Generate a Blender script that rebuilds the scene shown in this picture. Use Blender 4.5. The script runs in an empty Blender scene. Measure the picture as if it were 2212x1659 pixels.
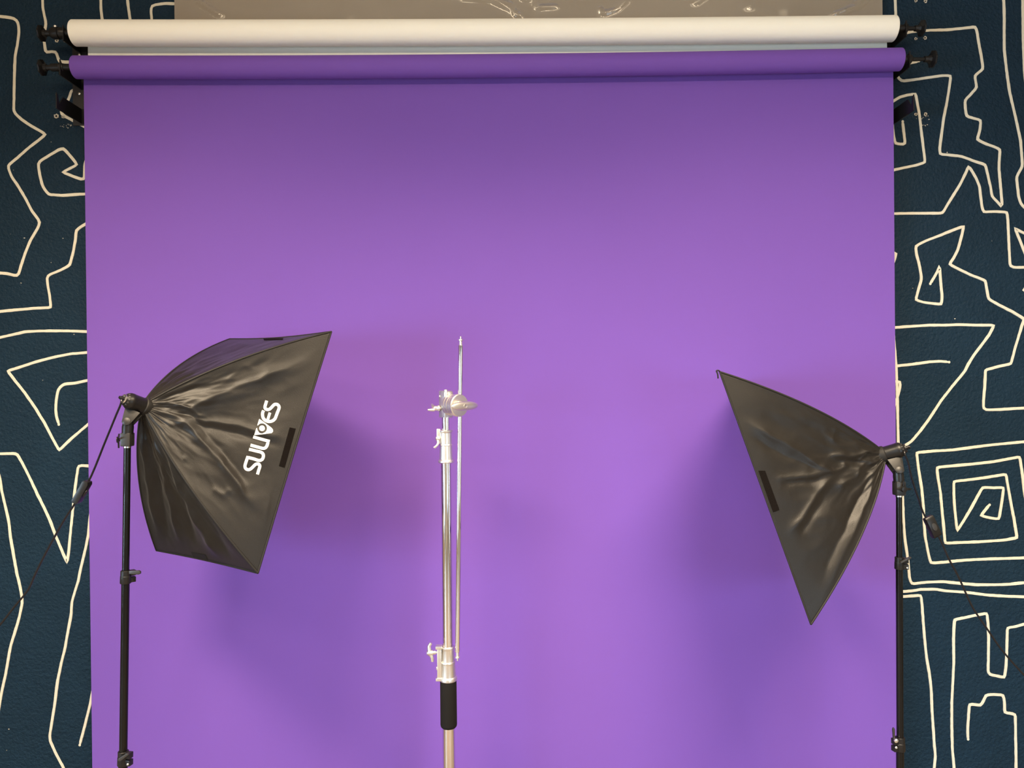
import bpy, bmesh, math, random
from mathutils import Vector, Matrix, noise
from mathutils.bvhtree import BVHTree
random.seed(7)
scene = bpy.context.scene
COL = scene.collection
R = math.radians

# ------------------------------------------------------------------ camera
FPX, IW, IH = 1662.0, 2212.0, 1659.0
ROLL = R(0.57)
CAM = Vector((0.0, 0.0, 1.55))
c_r = Vector((math.cos(ROLL), 0, -math.sin(ROLL)))
c_u = Vector((math.sin(ROLL), 0, math.cos(ROLL)))
c_f = Vector((0, 1, 0))
cd = bpy.data.cameras.new('camera')
cd.sensor_width = 36.0
cd.lens = 36.0 * FPX / IW
cd.clip_start = 0.05
cam = bpy.data.objects.new('camera', cd)
COL.objects.link(cam)
cam.matrix_world = Matrix(((c_r.x, c_u.x, -c_f.x, CAM.x), (c_r.y, c_u.y, -c_f.y, CAM.y),
                           (c_r.z, c_u.z, -c_f.z, CAM.z), (0, 0, 0, 1)))
scene.camera = cam

# ------------------------------------------------------------------ world, daylight, exposure
world = bpy.data.worlds.new('world')
scene.world = world
world.use_nodes = True
world.node_tree.nodes['Background'].inputs[0].default_value = (0.62, 0.78, 1.0, 1)
world.node_tree.nodes['Background'].inputs[1].default_value = 1.0
scene.view_settings.view_transform = 'Standard'
scene.view_settings.look = 'None'
scene.view_settings.gamma = 1.0
scene.view_settings.use_curve_mapping = False
scene.view_settings.exposure = 0.0

ROOM_X0, ROOM_X1, ROOM_Y0, ROOM_H = -3.7, 3.7, -2.6, 3.55
Y_WALL = 2.69
WIN_L = (-2.1, 0.35, 0.25, 1.85)      # window in the left wall: y0, y1, z0, z1
WIN_F = (1.45, 3.25, 0.25, 1.85)      # window in the wall behind the camera: x0, x1, z0, z1
def daylight(loc, heading, size, watts, spread):
    dl = bpy.data.lights.new('window_daylight', 'AREA')
    dl.shape = 'RECTANGLE'
    dl.size, dl.size_y = size
    dl.energy = watts
    dl.spread = R(spread)
    dl.color = (0.60, 0.82, 1.0)
    dlo = bpy.data.objects.new('window_daylight', dl)
    COL.objects.link(dlo)
    dlo.location = loc
    dlo.rotation_euler = Vector(heading).to_track_quat('-Z', 'Y').to_euler()
# sky light comes in heading slightly down
daylight((ROOM_X0 + 0.03, (WIN_L[0] + WIN_L[1]) / 2, (WIN_L[2] + WIN_L[3]) / 2), (1, 0.12, -0.32), (WIN_L[1] - WIN_L[0], WIN_L[3] - WIN_L[2]), 165.0, 125)
daylight(((WIN_F[0] + WIN_F[1]) / 2, ROOM_Y0 + 0.03, (WIN_F[2] + WIN_F[3]) / 2), (-0.15, 1, -0.36), (WIN_F[1] - WIN_F[0], WIN_F[3] - WIN_F[2]), 28.0, 90)

PANEL_LAMPS = [(-1.30, 0.55, 146.0), (1.05, 0.55, 146.0)]       # ceiling panels x, y, watts
BAR_LAMPS = [(-1.25, -1.0, 27.5), (1.15, -1.0, 27.5)]         # long wall-washing bars hung behind the camera
LAMP_SPREAD = R(127)
LAMP_COLOR = (1.0, 0.80, 0.56)

# ------------------------------------------------------------------ helpers
def px(x, y, Y):
    """point at depth Y seen at photo pixel x, y"""
    d = c_r * ((x - IW / 2) / FPX) + c_u * ((IH / 2 - y) / FPX) + c_f
    return CAM + d * (Y / d.y)

def ray(x, y):
    return (c_r * ((x - IW / 2) / FPX) + c_u * ((IH / 2 - y) / FPX) + c_f).normalized()

def to_px(p):
    d = p - CAM
    return (IW / 2 + FPX * d.dot(c_r) / d.dot(c_f), IH / 2 - FPX * d.dot(c_u) / d.dot(c_f))

def root_loc(o):
    while o.parent:
        o = o.parent
    return o.location.copy()

class MB:
    """collects shapes in world coordinates and links them as one mesh object"""
    def __init__(s):
        s.v, s.f = [], []
    def add(s, v, f):
        k = len(s.v)
        s.v += [Vector(p) for p in v]
        s.f += [tuple(i + k for i in q) for q in f]
        return s
    def box(s, c, size, rot=None):
        hx, hy, hz = size[0] / 2, size[1] / 2, size[2] / 2
        m = rot or Matrix.Identity(3)
        vs = [Vector(c) + m @ Vector((a * hx, b * hy, d * hz)) for a in (-1, 1) for b in (-1, 1) for d in (-1, 1)]
        return s.add(vs, [(0, 1, 3, 2), (4, 6, 7, 5), (0, 4, 5, 1), (2, 3, 7, 6), (0, 2, 6, 4), (1, 5, 7, 3)])
    def lathe(s, p0, axis, prof, seg=24, up=None):
        """prof = [(t along axis, radius)]"""
        a = Vector(axis).normalized()
        t = Vector((0, 0, 1)) if abs(a.z) < 0.9 else Vector((1, 0, 0))
        u = a.cross(t).normalized(); w = a.cross(u)
        vs, fs = [], []
        for (tt, r) in prof:
            for k in range(seg):
                an = 2 * math.pi * k / seg
                vs.append(Vector(p0) + a * tt + (u * math.cos(an) + w * math.sin(an)) * max(r, 1e-5))
        n = len(prof)
        for i in range(n - 1):
            for k in range(seg):
                k2 = (k + 1) % seg
                fs.append((i * seg + k, i * seg + k2, (i + 1) * seg + k2, (i + 1) * seg + k))
        fs.append(tuple(range(seg - 1, -1, -1)))
        fs.append(tuple((n - 1) * seg + k for k in range(seg)))
        return s.add(vs, fs)
    def tube(s, pts, rad, seg=10, cap=True):
        pts = [Vector(p) for p in pts]
        rads = rad if isinstance(rad, (list, tuple)) else [rad] * len(pts)
        vs, fs = [], []
        prev = None
        for i, p in enumerate(pts):
            d = (pts[min(i + 1, len(pts) - 1)] - pts[max(i - 1, 0)]).normalized()
            if prev is None:
                t = Vector((0, 0, 1)) if abs(d.z) < 0.9 else Vector((1, 0, 0))
                u = d.cross(t).normalized()
            else:
                u = (prev - d * prev.dot(d)).normalized()
            prev = u
            w = d.cross(u)
            for k in range(seg):
                an = 2 * math.pi * k / seg
                vs.append(p + (u * math.cos(an) + w * math.sin(an)) * rads[i])
        for i in range(len(pts) - 1):
            for k in range(seg):
                k2 = (k + 1) % seg
                fs.append((i * seg + k, i * seg + k2, (i + 1) * seg + k2, (i + 1) * seg + k))
        if cap:
            fs.append(tuple(range(seg - 1, -1, -1)))
            fs.append(tuple((len(pts) - 1) * seg + k for k in range(seg)))
        return s.add(vs, fs)
    def prism(s, poly, e):
        """poly = list of 3D points in a plane, extruded by vector e"""
        n = len(poly); e = Vector(e)
        vs = [Vector(p) for p in poly] + [Vector(p) + e for p in poly]
        fs = [tuple(range(n - 1, -1, -1)), tuple(range(n, 2 * n))]
        fs += [(i, (i + 1) % n, n + (i + 1) % n, n + i) for i in range(n)]
        return s.add(vs, fs)
    def build(s, name, mat, parent=None, smooth=True, ang=35, bevel=0.0):
        o0 = root_loc(parent) if parent else Vector((0, 0, 0))
        me = bpy.data.meshes.new(name)
        me.from_pydata([tuple(p - o0) for p in s.v], [], s.f)
        bm = bmesh.new(); bm.from_mesh(me)
        bmesh.ops.recalc_face_normals(bm, faces=bm.faces)
        if bevel:
            ed = [e for e in bm.edges if len(e.link_faces) == 2 and e.calc_face_angle(0) > 0.6]
            bmesh.ops.bevel(bm, geom=ed, offset=bevel, segments=2, affect='EDGES', profile=0.6)
        for f in bm.faces:
            f.smooth = smooth
        bm.to_mesh(me); bm.free()
        if smooth:
            me.set_sharp_from_angle(angle=R(ang))
        me.materials.append(mat)
        o = bpy.data.objects.new(name, me)
        COL.objects.link(o)
        o.parent = parent
        return o

def tag(o, label=None, cat=None, group=None, kind=None):
    if label: o['label'] = label
    if cat: o['category'] = cat
    if group: o['group'] = group
    if kind: o['kind'] = kind
    return o

def empty(name, loc, label, cat, group=None):
    o = bpy.data.objects.new(name, None)
    o.empty_display_size = 0.1
    COL.objects.link(o)
    o.location = loc
    return tag(o, label, cat, group)

def smooth_line(pts, per=6):
    """Catmull-Rom through 3D or 2D points"""
    pts = [Vector(p) for p in pts]
    out = []
    n = len(pts)
    for i in range(n - 1):
        p0, p1, p2, p3 = pts[max(i - 1, 0)], pts[i], pts[i + 1], pts[min(i + 2, n - 1)]
        for k in range(per):
            t = k / per
            out.append(0.5 * ((2 * p1) + (p2 - p0) * t + (2 * p0 - 5 * p1 + 4 * p2 - p3) * t * t
                              + (3 * p1 - p0 - 3 * p2 + p3) * t ** 3))
    out.append(pts[-1])
    return out

# ------------------------------------------------------------------ materials
def mat(name, col, rough=0.5, metal=0.0, spec=0.5, bump=None, var=None, sheen=0.0, aniso=None):
    """bump = (scale, strength, distance, detail); var = (scale, dark factor, light factor)"""
    m = bpy.data.materials.new(name)
    m.use_nodes = True
    nt = m.node_tree
    b = nt.nodes['Principled BSDF']
    b.inputs['Base Color'].default_value = (*col, 1)
    b.inputs['Roughness'].default_value = rough
    b.inputs['Metallic'].default_value = metal
    b.inputs['Specular IOR Level'].default_value = spec
    if sheen:
        b.inputs['Sheen Weight'].default_value = sheen
        b.inputs['Sheen Roughness'].default_value = 0.4
    tc = nt.nodes.new('ShaderNodeTexCoord')
    if bump:
        n = nt.nodes.new('ShaderNodeTexNoise')
        n.inputs['Scale'].default_value = bump[0]
        n.inputs['Detail'].default_value = bump[3]
        nt.links.new(tc.outputs['Object'], n.inputs['Vector'])
        bp = nt.nodes.new('ShaderNodeBump')
        bp.inputs['Strength'].default_value = bump[1]
        bp.inputs['Distance'].default_value = bump[2]
        nt.links.new(n.outputs['Fac'], bp.inputs['Height'])
        nt.links.new(bp.outputs['Normal'], b.inputs['Normal'])
    if var:
        n2 = nt.nodes.new('ShaderNodeTexNoise')
        n2.inputs['Scale'].default_value = var[0]
        n2.inputs['Detail'].default_value = 4
        nt.links.new(tc.outputs['Object'], n2.inputs['Vector'])
        rp = nt.nodes.new('ShaderNodeMapRange')
        rp.inputs['From Min'].default_value = 0.3; rp.inputs['From Max'].default_value = 0.7
        rp.inputs['To Min'].default_value = var[1]; rp.inputs['To Max'].default_value = var[2]
        nt.links.new(n2.outputs['Fac'], rp.inputs['Value'])
        mx = nt.nodes.new('ShaderNodeVectorMath'); mx.operation = 'SCALE'
        mx.inputs[0].default_value = col
        nt.links.new(rp.outputs['Result'], mx.inputs['Scale'])
        nt.links.new(mx.outputs['Vector'], b.inputs['Base Color'])
    return m

M = {}
M['wall'] = mat('navy_wall_paint', (0.0078, 0.0235, 0.0430), 0.55, spec=0.12, bump=(105, 0.75, 0.007, 3), var=(6, 0.93, 1.07))
M['line'] = mat('cream_paint_line', (0.70, 0.655, 0.53), 0.6, spec=0.25, bump=(140, 0.4, 0.003, 2))
M['plaster'] = mat('bare_plaster', (0.62, 0.57, 0.48), 0.9, spec=0.1, var=(300, 0.5, 1.1))
M['hole'] = mat('screw_hole_dark', (0.01, 0.008, 0.006), 0.9)
M['purple'] = mat('purple_seamless_paper', (0.172, 0.083, 0.400), 0.75, spec=0.12, bump=(260, 0.08, 0.001, 3), var=(1.7, 0.985, 1.015))
M['white'] = mat('white_seamless_paper', (0.94, 0.925, 0.83), 0.8, spec=0.12, bump=(260, 0.08, 0.001, 3))
M['greige'] = mat('grey_beige_backdrop', (0.36, 0.315, 0.255), 0.45, spec=0.3, var=(2.5, 0.94, 1.06))
M['black_metal'] = mat('black_painted_metal', (0.007, 0.007, 0.008), 0.45, spec=0.3)
M['plate_metal'] = mat('bracket_plate_metal', (0.022, 0.02, 0.018), 0.5, spec=0.4)
M['black_plastic'] = mat('black_plastic', (0.0085, 0.008, 0.0078), 0.38, spec=0.36)
M['grey_plastic'] = mat('worn_black_plastic', (0.024, 0.022, 0.02), 0.42, spec=0.5)
M['tube_black'] = mat('black_stand_tube', (0.0038, 0.0036, 0.0036), 0.20, spec=0.28)
M['screw'] = mat('bright_screw_steel', (0.8, 0.78, 0.74), 0.3, metal=1.0)
M['chrome'] = mat('polished_chrome', (0.84, 0.81, 0.77), 0.07, metal=1.0)
M['cast'] = mat('cast_aluminium', (0.80, 0.775, 0.72), 0.42, metal=1.0, bump=(420, 0.12, 0.001, 2))
M['foam'] = mat('black_foam_grip', (0.009, 0.008, 0.0075), 0.9, spec=0.2, bump=(700, 0.4, 0.001, 2))
M['fabric'] = mat('black_nylon_fabric', (0.0090, 0.0074, 0.0058), 0.40, spec=0.33, bump=(650, 0.35, 0.0010, 3), sheen=0.06)
M['piping'] = mat('black_fabric_piping', (0.012, 0.011, 0.010), 0.6, spec=0.3)
M['velcro'] = mat('black_hook_tape', (0.007, 0.0055, 0.005), 0.95, spec=0.05, bump=(900, 0.8, 0.002, 2))
M['print'] = mat('white_screen_print', (0.82, 0.80, 0.74), 0.6, spec=0.2)
M['diffuser'] = mat('white_diffuser_cloth', (0.8, 0.8, 0.78), 0.85, spec=0.1)
M['cord'] = mat('black_rubber_cord', (0.006, 0.006, 0.008), 0.22, spec=0.4)
M['floor'] = mat('brown_wood_floor', (0.20, 0.165, 0.135), 0.5, spec=0.4, var=(3, 0.8, 1.15))
M['ceiling'] = mat('white_ceiling_paint', (0.62, 0.60, 0.56), 0.9, spec=0.1)
M['room'] = mat('beige_room_paint', (0.42, 0.36, 0.28), 0.85, spec=0.15)
M['frame'] = mat('dark_window_frame', (0.03, 0.03, 0.03), 0.4)

def film_material():
    m = bpy.data.materials.new('clear_plastic_film')
    m.use_nodes = True
    nt = m.node_tree
    for n in list(nt.nodes): nt.nodes.remove(n)
    out = nt.nodes.new('ShaderNodeOutputMaterial')
    t = nt.nodes.new('ShaderNodeBsdfTransparent'); t.inputs[0].default_value = (0.93, 0.92, 0.90, 1)
    g = nt.nodes.new('ShaderNodeBsdfGlossy'); g.inputs['Roughness'].default_value = 0.12
    mx = nt.nodes.new('ShaderNodeMixShader')
    fr = nt.nodes.new('ShaderNodeFresnel'); fr.inputs[0].default_value = 1.5
    ma = nt.nodes.new('ShaderNodeMath'); ma.operation = 'MULTIPLY'; ma.inputs[1].default_value = 1.6
    nt.links.new(fr.outputs[0], ma.inputs[0])
    nt.links.new(ma.outputs[0], mx.inputs[0])
    nt.links.new(t.outputs[0], mx.inputs[1]); nt.links.new(g.outputs[0], mx.inputs[2])
    nt.links.new(mx.outputs[0], out.inputs[0])
    return m
M['film'] = film_material()

def glass_material():
    m = bpy.data.materials.new('window_glass')
    m.use_nodes = True
    b = m.node_tree.nodes['Principled BSDF']
    b.inputs['Base Color'].default_value = (0.9, 0.95, 1, 1)
    b.inputs['Roughness'].default_value = 0.02
    b.inputs['Transmission Weight'].default_value = 1.0
    return m
M['glass'] = glass_material()

# ------------------------------------------------------------------ room shell
T = 0.12
def struct(o, label, cat):
    return tag(o, label, cat, kind='structure')
def slab(name, lo, hi, m, label, cat):
    c = [(a + b) / 2 for a, b in zip(lo, hi)]
    sz = [b - a for a, b in zip(lo, hi)]
    return struct(MB().box(c, sz).build(name, m, smooth=False), label, cat)

wall_back = slab('wall_back', (ROOM_X0, Y_WALL, 0), (ROOM_X1, Y_WALL + T, ROOM_H), M['wall'],
                 'dark navy textured wall painted with wandering cream lines', 'wall')
slab('wall_right', (ROOM_X1, ROOM_Y0 - T, 0), (ROOM_X1 + T, Y_WALL + T, ROOM_H), M['room'], 'plain beige wall on the right of the room', 'wall')
slab('floor', (ROOM_X0 - T, ROOM_Y0 - T, -0.1), (ROOM_X1 + T, Y_WALL + T, 0), M['floor'], 'brown wooden floor of the studio', 'floor')
slab('ceiling', (ROOM_X0 - T, ROOM_Y0 - T, ROOM_H), (ROOM_X1 + T, Y_WALL + T, ROOM_H + 0.1), M['ceiling'], 'white painted studio ceiling', 'ceiling')
def wall_with_window(name, lo, hi, win, along, pos, label, wname, wlabel):
    """wall running along x or y with one window; along = 0 for x, 1 for y; pos = its room-side face and outer face"""
    def bx(m, u0, u1, z0, z1, p0, p1):
        c = [0, 0, (z0 + z1) / 2]; sz = [0, 0, z1 - z0]
        c[along], sz[along] = (u0 + u1) / 2, u1 - u0
        c[1 - along], sz[1 - along] = (p0 + p1) / 2, abs(p1 - p0)
        m.box(c, sz)
    wf = MB()
    for (u0, u1, z0, z1) in ((lo, win[0], 0, ROOM_H), (win[1], hi, 0, ROOM_H), (win[0], win[1], 0, win[2]), (win[0], win[1], win[3], ROOM_H)):
        bx(wf, u0, u1, z0, z1, *pos)
    struct(wf.build(name, M['room'], smooth=False), label, 'wall')
    mid = (pos[0] + pos[1]) / 2
    fr = MB()
    um = (win[0] + win[1]) / 2
    for u in (win[0] + 0.03, um, win[1] - 0.03):
        bx(fr, u - 0.025, u + 0.025, win[2] + 0.001, win[3] - 0.001, mid - 0.03, mid + 0.03)
    for z in (win[2] + 0.03, win[3] - 0.03):
        bx(fr, win[0] + 0.001, win[1] - 0.001, z - 0.025, z + 0.025, mid - 0.03, mid + 0.03)
    fo = struct(fr.build(wname, M['frame'], smooth=False), wlabel, 'window')
    for (u0, u1) in ((win[0] + 0.055, um - 0.025), (um + 0.025, win[1] - 0.055)):
        pn = MB(); bx(pn, u0, u1, win[2] + 0.055, win[3] - 0.055, mid - 0.003, mid + 0.003)
        pn.build('pane', M['glass'], fo, smooth=False)
wall_with_window('wall_left', ROOM_Y0 - T, Y_WALL + T, WIN_L, 1, (ROOM_X0, ROOM_X0 - T), 'beige wall with a window on the left of the room', 'window_1', 'dark framed window in the left wall')
wall_with_window('wall_front', ROOM_X0, ROOM_X1, WIN_F, 0, (ROOM_Y0, ROOM_Y0 - T), 'beige wall with a window behind the camera', 'window_2', 'dark framed window behind the camera')

# ------------------------------------------------------------------ painted lines on the navy wall
S1, S2 = 420 / 1659.0, 419 / 1659.0
def Q(k, *pts):
    """photo crop k -> photo pixels"""
    off = {1: (0, 0), 2: (0, 400), 3: (0, 800), 4: (0, 1240), 5: (1792, 0), 6: (1792, 400), 7: (1792, 800), 8: (1792, 1240)}[k]
    s = S2 if k in (4, 8) else S1
    return [(off[0] + x * s, off[1] + y * s) for (x, y) in pts]

LINES = [
 Q(1, (-160, 130), (0, 140), (60, 148), (115, 155), (145, 175), (158, 215), (162, 275), (150, 370), (130, 470), (125, 560), (122, 680), (120, 800), (117, 945), (130, 970), (185, 1020), (250, 1065), (330, 1110), (390, 1147), (330, 1195), (240, 1265), (150, 1345), (68, 1412), (72, 1440), (100, 1510))
 + Q(2, (150, 0), (215, 110), (275, 225), (325, 290), (342, 318), (320, 370), (260, 470), (215, 580), (185, 670), (160, 755), (143, 775), (120, 768), (60, 755), (0, 750), (-160, 745)),
 Q(1, (360, -120), (363, 0), (365, 60), (375, 120), (390, 180), (392, 205), (380, 270), (375, 335), (380, 380), (388, 435), (400, 447), (440, 440), (478, 440), (490, 480), (505, 525), (555, 530), (625, 530), (760, 535)),
 Q(1, (858, -120), (860, 0), (862, 90), (872, 165), (880, 330)),
 Q(1, (1078, -120), (1088, 0), (1097, 80), (1110, 165), (1120, 330)),
 Q(1, (1700, 30), (1490, 32), (1400, 30), (1330, 40), (1292, 48), (1288, 100), (1295, 165), (1300, 330)),
 Q(1, (640, 766), (625, 768), (607, 775), (598, 815), (578, 860), (560, 905), (520, 955), (525, 972), (560, 995), (620, 1028), (740, 1090)),
 Q(1, (760, 1300), (722, 1400), (718, 1530), (690, 1530), (620, 1503), (535, 1470), (600, 1435), (660, 1405), (600, 1330), (540, 1265), (500, 1278), (430, 1320), (340, 1375), (325, 1400), (335, 1470), (355, 1560), (370, 1600))
 + Q(2, (395, 55), (415, 80), (540, 88), (640, 80), (730, 75), (950, 70)),
 Q(2, (900, 230), (735, 330), (690, 355), (650, 385), (645, 460), (625, 570), (597, 680), (540, 715), (470, 745), (410, 770), (400, 795), (410, 870), (425, 950), (435, 1045), (300, 1050), (190, 1060), (80, 1070), (0, 1078), (-160, 1090)),
 Q(2, (-160, 1340), (0, 1300), (100, 1278), (210, 1252), (320, 1245), (440, 1243), (600, 1245), (750, 1250), (950, 1260)),
 Q(2, (950, 1400), (750, 1428), (600, 1440), (450, 1470), (300, 1510), (180, 1550), (65, 1585))
 + Q(3, (130, 90), (210, 190), (300, 320), (380, 450), (440, 565), (475, 630), (505, 685), (600, 590), (760, 455), (950, 300)),
 Q(3, (950, 40), (755, 85), (640, 110), (550, 118), (515, 140), (495, 170), (480, 250), (475, 340), (485, 410), (503, 462)),
 Q(3, (-160, 712), (0, 712), (130, 710), (150, 720), (200, 810), (260, 930), (320, 1060), (380, 1180), (430, 1290), (470, 1400), (520, 1520), (572, 1640), (585, 1560), (600, 1400), (620, 1200), (640, 1010), (655, 900), (668, 815), (700, 812), (765, 818), (950, 825)),
 Q(3, (800, 1050), (765, 1280), (755, 1400), (730, 1520))
 + Q(4, (680, 0), (670, 60), (640, 150), (615, 240), (608, 350), (580, 500), (555, 640), (520, 780), (490, 930), (470, 1100), (445, 1260), (425, 1380), (430, 1430), (480, 1540), (540, 1650), (600, 1800)),
 Q(3, (-60, 700), (0, 930), (15, 1030), (50, 1180), (75, 1290), (90, 1430), (120, 1600))
 + Q(4, (145, 0), (170, 100), (188, 200), (190, 250), (165, 370), (130, 490), (95, 600), (75, 700), (50, 850), (20, 980), (0, 1090), (-30, 1300)),
 Q(4, (830, 820), (785, 1040), (770, 1120), (745, 1220), (715, 1340), (690, 1430), (683, 1462)),
 # right of the paper
 Q(5, (552, -120), (560, 0), (563, 60), (565, 150), (572, 235)),
 Q(5, (560, 300), (630, 285), (700, 270), (860, 258), (1000, 255), (1150, 240), (1245, 228), (1258, 270), (1275, 380), (1295, 480), (1310, 590), (1270, 620), (1240, 645), (1245, 690), (1258, 745), (1210, 800), (1155, 855), (1158, 920), (1168, 990), (1230, 1010), (1290, 1025), (1285, 1100), (1272, 1150), (1258, 1190), (1340, 1230), (1400, 1250), (1455, 1275), (1450, 1340), (1445, 1430), (1455, 1550))
 + Q(6, (1462, 40), (1472, 165), (1466, 182), (1430, 140), (1385, 95), (1375, 20))
 + Q(5, (1365, 1560), (1345, 1470), (1330, 1405), (1280, 1390), (1220, 1370), (1130, 1335), (1050, 1325), (940, 1315), (940, 1260), (955, 1150), (975, 1000), (1000, 880), (1020, 760), (1035, 645), (960, 645), (850, 660), (720, 680), (615, 692), (590, 670), (560, 610)),
 Q(5, (480, 640), (610, 575), (630, 555), (700, 535), (760, 522)),
 Q(5, (400, 960), (548, 860), (600, 828), (660, 812), (735, 800), (745, 860), (765, 970), (780, 1100), (800, 1260), (815, 1385), (740, 1410), (640, 1430), (550, 1450), (380, 1490)),
 Q(5, (623, 1037), (632, 1120), (645, 1225), (630, 1232), (560, 1225), (548, 1165), (530, 1000)),
 Q(5, (1482, -120), (1485, 0), (1490, 100), (1490, 280), (1490, 420), (1510, 600), (1535, 780), (1570, 930), (1600, 1060), (1630, 1200), (1640, 1330), (1645, 1420), (1610, 1480), (1595, 1510), (1602, 1580))
 + Q(6, (1605, 20), (1612, 90), (1630, 155), (1665, 195), (1760, 240)),
 Q(5, (1646, -120), (1648, 0), (1650, 200), (1654, 400), (1662, 600), (1680, 800)),
 Q(6, (380, 245), (560, 243), (750, 240), (900, 240), (965, 238), (1010, 160), (1060, 80))
 + Q(5, (1110, 1580), (1160, 1480), (1185, 1420), (1210, 1450), (1250, 1520), (1283, 1600))
 + Q(6, (1282, 40), (1292, 120), (1300, 190), (1315, 230), (1400, 225), (1515, 230), (1522, 320), (1530, 500), (1540, 690), (1570, 702), (1659, 702), (1800, 702)),
 Q(6, (1800, 470), (1659, 410), (1582, 370), (1620, 460), (1659, 560), (1740, 760)),
 Q(6, (858, 842), (890, 790), (930, 720), (939, 690), (942, 740), (950, 850), (960, 950), (955, 1018), (880, 1010), (800, 1000), (735, 980), (755, 900), (785, 800), (770, 700), (740, 580), (735, 520), (820, 475), (940, 430), (1050, 385), (1145, 350), (1125, 440), (1095, 550), (1060, 620), (1022, 675), (1080, 705), (1200, 765), (1330, 815), (1340, 880), (1355, 970), (1450, 1025), (1560, 1080), (1662, 1142), (1640, 1200), (1610, 1300), (1580, 1400), (1548, 1525), (1450, 1545), (1340, 1575))
 + Q(7, (1330, 0), (1325, 120), (1315, 240), (1312, 325), (1335, 338), (1450, 335), (1600, 325), (1659, 322), (1800, 318)),
 Q(6, (1800, 960), (1652, 898), (1720, 830)),
 Q(6, (430, 575), (555, 580), (570, 580), (555, 635), (500, 760)),
 Q(6, (380, 1230), (560, 1215), (700, 1205), (850, 1195), (1000, 1195), (1100, 1190), (1250, 1195), (1405, 1195), (1360, 1280), (1300, 1360), (1230, 1450), (1170, 1550))
 + Q(7, (1160, 0), (1060, 120), (950, 260), (860, 400), (780, 510), (700, 605), (610, 665), (520, 720)),
 Q(6, (380, 1565), (570, 1543), (700, 1530), (850, 1508), (950, 1503), (1018, 1510)),
 Q(6, (545, 1250), (563, 1500))
 + Q(7, (570, 0), (577, 200), (582, 450), (586, 640), (595, 800), (605, 950), (622, 1070), (630, 1250), (640, 1420), (660, 1560), (672, 1640))
 + Q(8, (682, 20), (690, 60), (702, 85), (830, 70), (970, 65), (1060, 75), (1250, 92), (1430, 92), (1540, 88), (1659, 75), (1800, 60)),
 Q(7, (450, 95), (575, 95), (603, 97), (600, 150), (582, 220), (540, 340)),
 Q(7, (1363, 1147), (1330, 1190), (1290, 1240), (1370, 1260), (1445, 1270), (1460, 1180), (1475, 1080), (1485, 1000), (1400, 1003), (1305, 998), (1260, 1080), (1200, 1190), (1140, 1290), (1088, 1370), (1075, 1250), (1065, 1150), (1060, 1050), (1060, 948), (1180, 935), (1330, 915), (1505, 887), (1520, 980), (1545, 1120), (1575, 1280), (1600, 1430), (1480, 1450), (1250, 1465), (985, 1475), (975, 1350), (960, 1200), (945, 1040), (925, 920), (915, 828), (1050, 815), (1220, 800), (1400, 780), (1622, 738), (1640, 850), (1662, 1040), (1690, 1200)),
 Q(7, (1800, 595), (1659, 610), (1500, 625), (1350, 640), (1200, 660), (1050, 680), (900, 688), (742, 703), (760, 850), (785, 1000), (800, 1150), (805, 1280), (815, 1420), (840, 1550), (862, 1645), (950, 1640), (1150, 1620), (1350, 1610), (1659, 1600), (1800, 1596)),
 Q(8, (420, 165), (635, 150), (700, 145), (780, 132), (900, 130), (1000, 145), (1150, 155), (1350, 180), (1500, 190), (1659, 195), (1800, 198)),
 Q(8, (420, 200), (635, 193), (780, 182), (790, 260), (800, 400), (815, 580), (830, 720), (855, 860), (870, 1000), (875, 1150), (885, 1300), (895, 1450), (905, 1560), (895, 1659), (888, 1820)),
 Q(8, (1075, 1820), (1065, 1659), (1050, 1500), (1045, 1300), (1045, 1100), (1055, 900), (1062, 750), (1060, 550), (1068, 390), (1150, 375), (1240, 355), (1345, 335), (1355, 420), (1360, 550), (1358, 700), (1355, 840), (1370, 860), (1420, 870), (1495, 885), (1508, 800), (1515, 650), (1520, 460), (1590, 450), (1659, 430), (1800, 400)),
 Q(8, (1183, 1412), (1180, 1330), (1188, 1220), (1195, 1115), (1240, 1115), (1290, 1125), (1315, 1090), (1335, 1035), (1400, 1030), (1485, 1035), (1495, 1090), (1497, 1185), (1540, 1190), (1588, 1200), (1590, 1300), (1592, 1450), (1595, 1659), (1596, 1820)),
]

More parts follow.
